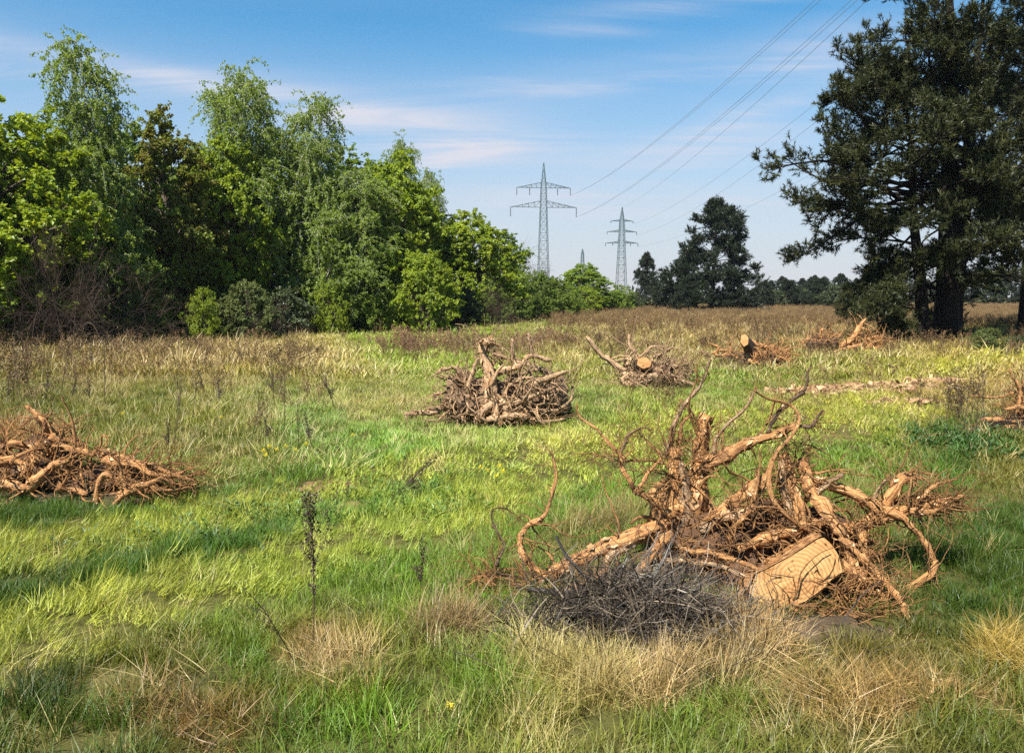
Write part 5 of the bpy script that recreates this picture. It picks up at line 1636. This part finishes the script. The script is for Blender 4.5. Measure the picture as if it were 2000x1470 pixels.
def track_dist(P):
    best = np.full(len(P), 99.0)
    dirs = np.zeros((len(P), 2))
    for tr in TRACKS:
        for a, b in zip(tr[:-1], tr[1:]):
            ab = b - a
            t = np.clip(((P - a) @ ab) / (ab @ ab), 0, 1)
            d = np.linalg.norm(P - (a + t[:, None] * ab), axis=1)
            m = d < best
            best[m] = d[m]
            dirs[m] = ab / np.linalg.norm(ab)
    return best, dirs


SOILS = [(gat(640, 950), 0.30, 0.22), (gat(700, 988), .2, .12), (gat(1690, 763), 1.2, .5), (gat(1830, 748), .7, .34), (gat(1610, 766), .6, .28), (gat(1530, 770), .5, .2), (gat(1760, 790), .5, .25), (gat(640, 788), .25, .16),
         (gat(965, 822), 1.0, .42), (gat(1280, 752), 1.0, .45), (gat(1480, 722), 1.1, .5), (gat(1650, 692), 1.3, .5), (gat(130, 972), 1.0, .32), (gat(1600, 1232), .42, .17), (gat(1990, 840), .8, .4)]
rngN = np.random.default_rng(3)
NF = rngN.normal(0, 1, (10, 2)) * np.array([[.5], [.8], [1.2], [1.8], [2.6], [.35], [3.5], [5], [.25], [7]])
NP = rngN.uniform(0, 6.28, 10)


def fieldnoise(P):
    return sum(np.sin(P @ f + p) for f, p in zip(NF, NP)) / 10 ** .5


def sample(y0, y1, dens, seed, margin=2.0):
    rng = np.random.default_rng(seed)
    xm = 0.68 * y1 + margin
    n = int(dens * 2 * xm * (y1 - y0))
    P = np.column_stack([rng.uniform(-xm, xm, n), rng.uniform(y0, y1, n)])
    P = P[np.abs(P[:, 0]) < 0.68 * P[:, 1] + margin]
    return P, rng


def clear_of(P):
    keep = np.ones(len(P), bool)
    for (c, rx, ry) in SOILS:
        q = ((P[:, 0] - c[0]) / rx) ** 2 + ((P[:, 1] - c[1]) / ry) ** 2
        keep &= (q > 1) | (rngN.uniform(size=len(P)) < .12)
    q = ((P[:, 0] - main_base[0]) / .75) ** 2 + ((P[:, 1] - main_base[1] - .1) / .35) ** 2
    keep &= q > 1
    q = ((P[:, 0] - hb[0]) / .36) ** 2 + ((P[:, 1] - hb[1] - .07) / .17) ** 2
    keep &= q > 1
    # the wood on the left keeps the open field clear of its floor
    edge = np.interp(P[:, 0], [-60, -14.3, -6.2, 0, 9, 20, 60], [10, 21.5, 31.5, 46, 69, 92, 100])
    keep &= P[:, 1] < edge + 3.0
    return keep


C_near = collection('grass_near', [blades(100 + i, 44, .25, .0044, .08, .38) for i in range(5)], grassm)
C_mid = collection('grass_mid', [blades(110 + i, 34, .26, .010, .13, .36) for i in range(5)], grassm)
C_far = collection('grass_far', [blades(120 + i, 46, .28, .017, .27, .40) for i in range(4)], grassm)
C_dry = collection('dry_near', [blades(130 + i, 40, .30, .0030, .07, .55, 4, .5) for i in range(5)], strawm)
C_drymid = collection('dry_mid', [blades(140 + i, 30, .36, .0075, .13, .45, 4, .5) for i in range(4)], strawm)
C_dryfar = collection('dry_far', [blades(150 + i, 40, .40, .014, .25, .4, 3, .5) for i in range(4)], strawm)
C_stalk = collection('stalk', [stalks(160 + i, 7, .55, .22, .0035, 2, .03) for i in range(4)], stalkm)
C_weed = collection('leafy_weed', [broad_weed(170 + i, 22, .09, .045) for i in range(4)], grassm)

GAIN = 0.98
acc = {}


def put(kind, P, rot, scl, idx, col):
    acc.setdefault(kind, []).append((P, rot, scl, idx, col))


BANDS = ((1.9, 6.5, 125, 'near'), (6.5, 15, 52, 'mid'), (15, 42, 13, 'far'), (42, 104, 3.6, 'far'))
for bi, (y0, y1, dens, lod) in enumerate(BANDS):
    P, rng = sample(y0, y1, dens, 200 + bi)
    P = P[clear_of(P)]
    n = len(P)
    z = gz(P[:, 0], P[:, 1])
    px, py = proj(P[:, 0], P[:, 1], z)
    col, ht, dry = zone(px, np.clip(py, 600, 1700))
    nz = fieldnoise(P)
    td, tdir = track_dist(P)
    flat = np.clip(1 - td / 0.62, 0, 1) > rng.uniform(0.0, .52, n)
    flat &= (td < 0.62)
    dry = dry * (.5, .75, .9, 1)[bi]
    isdry = (rng.uniform(size=n) < np.clip(dry * 1.0 + 0.12 * nz * (dry > .1), 0, .95))
    yaw = rng.uniform(0, 2 * PI, n)
    tilt = np.abs(rng.normal(0, .16, n))
    yaw = np.where(flat, np.arctan2(tdir[:, 1], tdir[:, 0]) + PI / 2 + rng.normal(0, .7, n), yaw)
    tilt = np.where(flat, rng.uniform(.5, 1.2, n), tilt)
    rot = np.column_stack([tilt, 0 * tilt, yaw])
    big = 1.0 if y1 < 42 else 1.5
    s = rng.uniform(.65, 1.3, n) * big
    hs = s * ht * np.clip(1 + .22 * nz, .5, 1.6) * (.5, .46, .40, .45)[bi]
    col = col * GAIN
    col = np.where(flat[:, None], (lin((170, 174, 86)) * 1.03 * .64 + col * .4), col)
    col = col * (1 + rng.normal(0, .16, (n, 1))) * (1 + .10 * nz[:, None] * np.array([1.2, .8, .5]))
    straw = lin((205, 180, 125)) * .85 * rng.uniform(.6, 1.1, (n, 1))
    dcol = straw * .55 + col * .45
    green = np.clip(col * np.array([.97, .97, .74]), .005, 1)
    dm = np.hypot((P[:, 0] - main_base[0]) / 1.5, (P[:, 1] - main_base[1]) / .95)
    hs = hs * np.clip(dm, .45, 1)
    scl = np.column_stack([s, s, hs])
    pos = np.column_stack([P, z])
    idx = rng.integers(0, 5, n)
    m = ~isdry
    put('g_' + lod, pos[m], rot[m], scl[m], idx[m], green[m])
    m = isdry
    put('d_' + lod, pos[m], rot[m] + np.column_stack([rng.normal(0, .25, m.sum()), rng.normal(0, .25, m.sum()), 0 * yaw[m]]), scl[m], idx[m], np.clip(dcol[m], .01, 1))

# straw tufts piled round the big stump and at the weed
def tuft(pxs, n, spread, hmul, colr, tiltr=(.1, .8), kind='d_near', seed=1):
    rng = np.random.default_rng(seed)
    c = np.array([gat(*p)[:2] for p in pxs])
    P = c[rng.integers(0, len(c), n)] + rng.normal(0, 1, (n, 2)) * np.array(spread)
    z = gz(P[:, 0], P[:, 1])
    rot = np.column_stack([rng.uniform(*tiltr, n), 0 * z, rng.uniform(0, 6.28, n)])
    s = rng.uniform(.7, 1.3, n)
    put(kind, np.column_stack([P, z]), rot, np.column_stack([s, s, s * hmul]), rng.integers(0, 5, n), lin(colr) * .78 * rng.uniform(.6, 1.15, (n, 1)))


tuft([(1080, 1320), (1140, 1345), (1050, 1290), (1200, 1355), (1170, 1330)], 80, (.10, .05), .7, (195, 180, 112), (.05, .55), seed=1)
tuft([(1300, 1350), (1370, 1320), (1420, 1290), (1450, 1280), (1250, 1360)], 95, (.10, .05), .7, (195, 168, 115), (.1, .8), seed=2)
tuft([(1420, 1240), (1460, 1260)], 45, (.07, .05), .8, (195, 160, 108), (.1, .6), seed=3)
tuft([(615, 1275), (630, 1300), (640, 1330), (660, 1320)], 26, (.08, .07), .55, (180, 155, 102), (.6, 1.35), seed=4)
tuft([(430, 1440), (420, 1400), (320, 1370), (300, 1390)], 24, (.09, .07), .45, (155, 122, 78), (.7, 1.4), seed=5)
tuft([(1600, 1370), (1680, 1350), (1750, 1360), (1650, 1400), (1880, 1390)], 80, (.12, .07), .45, (175, 145, 88), (.7, 1.35), seed=6)
tuft([(1980, 1270), (1975, 1300)], 50, (.07, .08), .7, (185, 160, 80), (.5, 1.2), seed=7)
tuft([(870, 1240), (900, 1220)], 40, (.07, .05), .8, (170, 145, 100), (.2, .9), seed=8)
tuft([(80, 870), (20, 860)], 60, (.2, .12), 1.0, (185, 150, 95), (.1, .6), 'd_mid', seed=9)
tuft([(1370, 900), (1250, 1010), (1180, 1030)], 50, (.15, .1), 1.0, (165, 150, 95), (.1, .6), seed=10)
# leafy weeds
def weeds(pxs, n, spread, colr, seed):
    rng = np.random.default_rng(seed)
    c = np.array([gat(*p)[:2] for p in pxs])
    P = c[rng.integers(0, len(c), n)] + rng.normal(0, 1, (n, 2)) * np.array(spread)
    P = P[clear_of(P)]
    n = len(P)
    z = gz(P[:, 0], P[:, 1])
    s = rng.uniform(.7, 1.5, n)
    put('w', np.column_stack([P, z]), np.column_stack([rng.normal(0, .2, n), rng.normal(0, .2, n), rng.uniform(0, 6.28, n)]), np.column_stack([s, s, s]), rng.integers(0, 4, n), lin(colr) * .8 * rng.uniform(.7, 1.15, (n, 1)))


weeds([(700, 1000), (780, 985), (850, 1000), (640, 1010), (900, 970), (750, 960)], 80, (.4, .25), (118, 145, 62), 1)
weeds([(1880, 850), (1900, 880), (1850, 870)], 130, (.35, .35), (72, 108, 48), 2)
weeds([(450, 1030), (350, 1080), (500, 1000)], 40, (.35, .2), (92, 118, 50), 3)
weeds([(1260, 680), (1100, 660), (1600, 700), (1440, 735)], 120, (1.0, .8), (95, 125, 60), 5)
weeds([(600, 660), (560, 664), (500, 668), (660, 655), (700, 652)], 420, (.8, .5), (150, 170, 62), 6)

# dead brown stalks standing in the far grass
def far_stalks(seed, y0, y1, dens, colr, cond, hmul=1.0):
    P, rng = sample(y0, y1, dens, seed)
    P = P[clear_of(P)]
    z = gz(P[:, 0], P[:, 1])
    px, py = proj(P[:, 0], P[:, 1], z)
    w = cond(px, py) * np.clip(.8 + .5 * fieldnoise(P), .1, 1.3)
    m = rng.uniform(size=len(P)) < w
    P, z = P[m], z[m]
    n = len(P)
    s = rng.uniform(.6, 1.25, n)
    put('s', np.column_stack([P, z]), np.column_stack([rng.normal(0, .1, n), rng.normal(0, .1, n), rng.uniform(0, 6.28, n)]), np.column_stack([s * 1.2, s * 1.2, s * hmul]), rng.integers(0, 4, n), lin(colr) * .52 * rng.uniform(.6, 1.2, (n, 1)))


far_stalks(301, 36, 104, 3.0, (172, 142, 100), lambda x, y: np.where((x > 1080), np.interp(y, [600, 640, 655], [1, 1, 0.15]), .1))
far_stalks(302, 15, 34, 3.2, (175, 138, 105), lambda x, y: np.where((x > 700) & (x < 1080) & (y > 672) & (y < 705), 1.0, 0.0) * np.clip((x - 690) / 60, 0, 1))
far_stalks(303, 9, 24, 1.6, (165, 135, 95), lambda x, y: np.where((x < 620) & (y < 800), np.interp(y, [690, 800], [1, .35]), .06))
far_stalks(304, 18, 45, 1.6, (150, 120, 85), lambda x, y: np.where(x > 1050, .7, .12))
far_stalks(305, 8, 12, 3.0, (110, 90, 62), lambda x, y: np.where((x > 1820) & (y < 850), .8, .0))

names = {'g_near': ('grass', C_near, 'green grass in the foreground'), 'g_mid': ('grass', C_mid, 'green grass across the middle of the meadow'), 'g_far': ('grass', C_far, 'green grass towards the far field edge'),
         'd_near': ('dry_grass', C_dry, 'pale dry grass tufts in the foreground'), 'd_mid': ('dry_grass', C_drymid, 'dry tan grass across the middle of the meadow'), 'd_far': ('dry_grass', C_dryfar, 'dry brownish grass towards the far field edge'),
         's': ('dead_stalks', C_stalk, 'brown dead weed stalks massed in the far meadow'), 'w': ('leafy_weeds', C_weed, 'low broad leaved weeds among the grass')}
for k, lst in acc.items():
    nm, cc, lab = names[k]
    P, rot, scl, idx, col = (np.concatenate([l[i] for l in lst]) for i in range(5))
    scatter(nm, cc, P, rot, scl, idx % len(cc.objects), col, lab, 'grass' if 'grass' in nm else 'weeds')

# ------------------------------------------------------------------ bare soil and chips
M_dark = plain_mat('churned_dark_soil', (0.03, 0.022, 0.013), (0.10, 0.068, 0.04), 8.0, .95, .9, .04)
M_bare = plain_mat('bare_sandy_soil', (0.085, 0.045, 0.022), (0.20, 0.115, 0.058), 7.0, .95, .8, .03)
for i, (c, rx, ry) in enumerate(SOILS):
    rng = np.random.default_rng(400 + i)
    a = np.arange(28) * 2 * PI / 28
    rows = [np.array([[c[0], c[1]]]).repeat(28, 0)]
    edge = 1 + rng.normal(0, .12, 28)
    for r in (.35, .7, 1.0):
        rows.append(np.column_stack([c[0] + rx * r * edge * np.cos(a), c[1] + ry * r * edge * np.sin(a)]))
    V = np.array(rows)
    hgt = np.array([.03, .028, .018, -.03])[:, None] + rng.normal(0, .004, (4, 28))
    Z = gz(V[..., 0], V[..., 1]) + hgt
    idx = np.arange(4 * 28).reshape(4, 28)
    nx = np.roll(idx, -1, 1)
    g = Geo()
    g.add(np.dstack([V, Z]).reshape(-1, 3), np.stack([idx[:-1], idx[1:], nx[1:], nx[:-1]], -1).reshape(-1, 4))
    tag(g.build('bare_soil', M_bare if i < 8 else M_dark, None, True), kind='structure')
M_chip = leaf_mat('wood_chip', (0.10, 0.05, 0.03), (0.32, 0.19, 0.10), (0.50, 0.36, 0.2), 0.0, .03)
rng = np.random.default_rng(9)
g = Geo()
ctr = [s_[0] for s_ in SOILS[2:7]]
ex = [s_[1:] for s_ in SOILS[2:7]]
for k in range(1000):
    j = rng.choice(5, p=[.4, .25, .15, .12, .08])
    p = ctr[j][:2] + rng.normal(0, .5, 2) * np.array(ex[j])
    z = float(gz(p[0], p[1])) + .03 + abs(rng.normal(0, .02))
    sx, sy, sz = rng.uniform(.02, .13), rng.uniform(.01, .035), rng.uniform(.006, .02)
    a = rng.uniform(0, 6.28)
    tz = rng.normal(0, .25)
    c_, s_ = math.cos(a), math.sin(a)
    V = np.array([[x_ * sx, y_ * sy, z_ * sz] for x_ in (-1, 1) for y_ in (-1, 1) for z_ in (-1, 1)]) * rng.uniform(.7, 1.2, (8, 3))
    V[:, 2] += V[:, 0] * tz
    V = np.column_stack([V[:, 0] * c_ - V[:, 1] * s_ + p[0], V[:, 0] * s_ + V[:, 1] * c_ + p[1], V[:, 2] + z])
    g.add(V, [(0, 1, 3, 2), (4, 6, 7, 5), (0, 4, 5, 1), (2, 3, 7, 6), (0, 2, 6, 4), (1, 5, 7, 3)], None, rng.uniform(0, 1))
tag(g.build('wood_chips', M_chip), 'scattered wood chips and bark on bare ground near the huge pine', 'wood chips', kind='stuff')

# ------------------------------------------------------------------ single weeds and flowers
M_weed = leaf_mat('dead_weed', (0.025, 0.017, 0.012), (0.075, 0.05, 0.034), (0.17, 0.12, 0.08), 0.05, .03)


def big_weed(seed, h, nbr, stem_r, heads, blab):
    rng = np.random.default_rng(seed)
    st, br, sd = Geo(), Geo(), Geo()
    P = walk(np.array([[0, 0, -.03]]), np.array([[.04, 0, 1.0]]), np.array([h]), 16, .022, seed)
    st.tubes(P, stem_r * np.linspace(1, .35, 16)[None], 6, seed, .12, a=.4)
    i = rng.integers(5, 13, nbr)
    S0 = P[0, i]
    D = np.column_stack([rng.normal(0, .3, nbr), rng.normal(0, .3, nbr), np.ones(nbr)])
    ln = h * rng.uniform(.16, .34, nbr)
    P2 = walk(S0, D, ln, 9, .05, seed + 1, -.02)
    br.tubes(P2, stem_r * .4 * np.linspace(1, .4, 9)[None].repeat(nbr, 0), 4, seed, 0, a=.4)
    pts = np.concatenate([P[0, 7:], (P[0, 7:-1] + P[0, 8:]) / 2, P2[:, 2:].reshape(-1, 3)])
    C = np.repeat(pts, heads, 0) + rng.normal(0, .010, (len(pts) * heads, 3))
    s = rng.uniform(.008, .02, len(C))
    sd.leaves(C, rng.normal(0, 1, C.shape) + np.array([0, 0, .4]), rng.normal(0, 1, C.shape), s, s * .8, rng.beta(1.5, 3, len(C)), .3)
    return st.mesh('weed_stem', M_weed), br.mesh('weed_branches', M_weed), sd.mesh('weed_seed_heads', M_weed)


W1 = big_weed(501, .86, 14, .005, 4, '')
W2 = big_weed(502, .60, 7, .004, 5, '')
W3 = big_weed(503, 1.0, 4, .0055, 2, '')


def weed(ms, px, gy, sc, rz, label, group=None, tilt=(0, 0), name='dead_weed'):
    p = gat(px, gy)
    e = empty(name, p, label, 'weed', group, rz, sc)
    e.rotation_euler = (tilt[0], tilt[1], rz)
    for nm, me in zip(('stem', 'branches', 'seed_heads'), ms):
        o_ = link(nm, me, e)
        if nm != 'stem':
            tag(o_, kind='stuff')


weed(W1, 612, 1262, .9, 0.4, 'tall dark dead weed standing alone in the left foreground')
weed(W2, 818, 1185, .62, 1.4, 'small dead weed right of the tall dark weed')
weed(W2, 760, 975, .95, 2.4, 'dark dead stalk leaning left beyond the tall weed', tilt=(0.1, -.85))
weed(W2, 680, 985, .35, .4, 'short dark forked stalk near the bare soil spot')
weed(W3, 580, 1300, .55, .9, 'thin pale stalk leaning left beside the tall weed', tilt=(0.1, -.6))
weed(W3, 1880, 845, 1.05, .3, 'left one of the tall thin dark stalks at the right, by the log', 'tall thin stalks at the right')
weed(W3, 1905, 850, 1.0, 1.3, 'tall thin dark stalk second from the left at the right', 'tall thin stalks at the right')
weed(W3, 1925, 842, .95, 2.3, 'tall thin dark stalk third from the left at the right', 'tall thin stalks at the right', (.05, .06))
for i, (px, gy) in enumerate(((1862, 850), (1870, 868), (1893, 860), (1915, 838), (1940, 850), (1956, 846), (1845, 860), (1790, 830))):
    weed(W3, px, gy, .55 + .07 * (i % 4), i, 'short thin stalk in the clump before the right hand log', 'short thin stalks at the right', (.03 * (i % 3), -.05 * (i % 4 - 1)))
rng = np.random.default_rng(12)
for i in range(34):
    px = rng.uniform(0, 700)
    py = rng.uniform(725, 900) if px > 250 else rng.uniform(712, 800)
    weed(W3 if i % 3 else W2, px, py, rng.uniform(.7, 1.1), rng.uniform(0, 6), 'dead brown stalk in the rough grass on the left', 'dead stalks in the left meadow', (rng.normal(0, .12), rng.normal(0, .14)))
for i in range(24):
    px, py = rng.uniform(1050, 1650), rng.uniform(640, 720)
    weed(W3, px, py, rng.uniform(.7, 1.2), rng.uniform(0, 6), 'dead pale stalk in the far meadow right of centre', 'dead stalks in the far meadow', (rng.normal(0, .12), rng.normal(0, .12)))

M_petal = leaf_mat('yellow_petal', (0.55, 0.42, 0.01), (0.7, 0.56, 0.015), (0.8, 0.66, 0.03), .25)
M_stem = leaf_mat('flower_stem', (0.08, 0.13, 0.02), (0.1, 0.16, 0.03), (0.12, 0.18, 0.04), .2)
g = Geo()
g.tubes(np.array([[0, 0, -.02], [.01, .005, .2], [.0, .01, .42]]), np.array([.004, .003, .0025]), 5, 0, 0)
fst = g.mesh('flower_stem', M_stem)
g = Geo()
rng = np.random.default_rng(8)
a = rng.uniform(0, 6.28, 26)
C = np.column_stack([.014 * np.cos(a), .014 * np.sin(a), .41 + rng.uniform(0, .05, 26)])
g.leaves(C, np.column_stack([np.cos(a), np.sin(a), rng.uniform(.2, 1, 26)]), np.array([[0, 0, 1.0]]).repeat(26, 0), .022, .014, rng.uniform(0, 1, 26))
fhd = g.mesh('flower_head', M_petal)
for i, (px, py) in enumerate(((516, 915), (528, 906), (543, 912), (560, 905), (578, 912), (520, 925), (600, 900), (434, 840), (242, 832), (952, 962), (975, 952), (982, 965), (940, 955), (970, 975), (690, 880), (880, 1450))):
    p = gat(px, py + 20)
    e = empty('yellow_flower', p, 'small yellow flower head on a thin green stem in the meadow', 'flower', 'yellow meadow flowers', i * 1.1, .6 if py < 1000 else .4)
    link('stem', fst, e)
    link('flower_head', fhd, e)

# ------------------------------------------------------------------ air
hz, ht_ = new_mat('summer_haze')
pv = N(ht_, 'ShaderNodeVolumePrincipled')
pv.inputs['Color'].default_value = (0.86, 0.92, 1.0, 1)
pv.inputs['Density'].default_value = 0.0002
pv.inputs['Anisotropy'].default_value = 0.3
ho = N(ht_, 'ShaderNodeOutputMaterial')
L(ht_, pv.outputs[0], ho.inputs['Volume'])
x0_, x1_, y0_, y1_, z0_, z1_ = -484.0, 484.0, -482.0, 488.0, -1.2, 50.0
g = Geo()
g.add([(x, y, z) for x in (x0_, x1_) for y in (y0_, y1_) for z in (z0_, z1_)], [(0, 1, 3, 2), (4, 6, 7, 5), (0, 4, 5, 1), (2, 3, 7, 6), (0, 2, 6, 4), (1, 5, 7, 3)])
tag(g.build('haze', hz), kind='stuff')
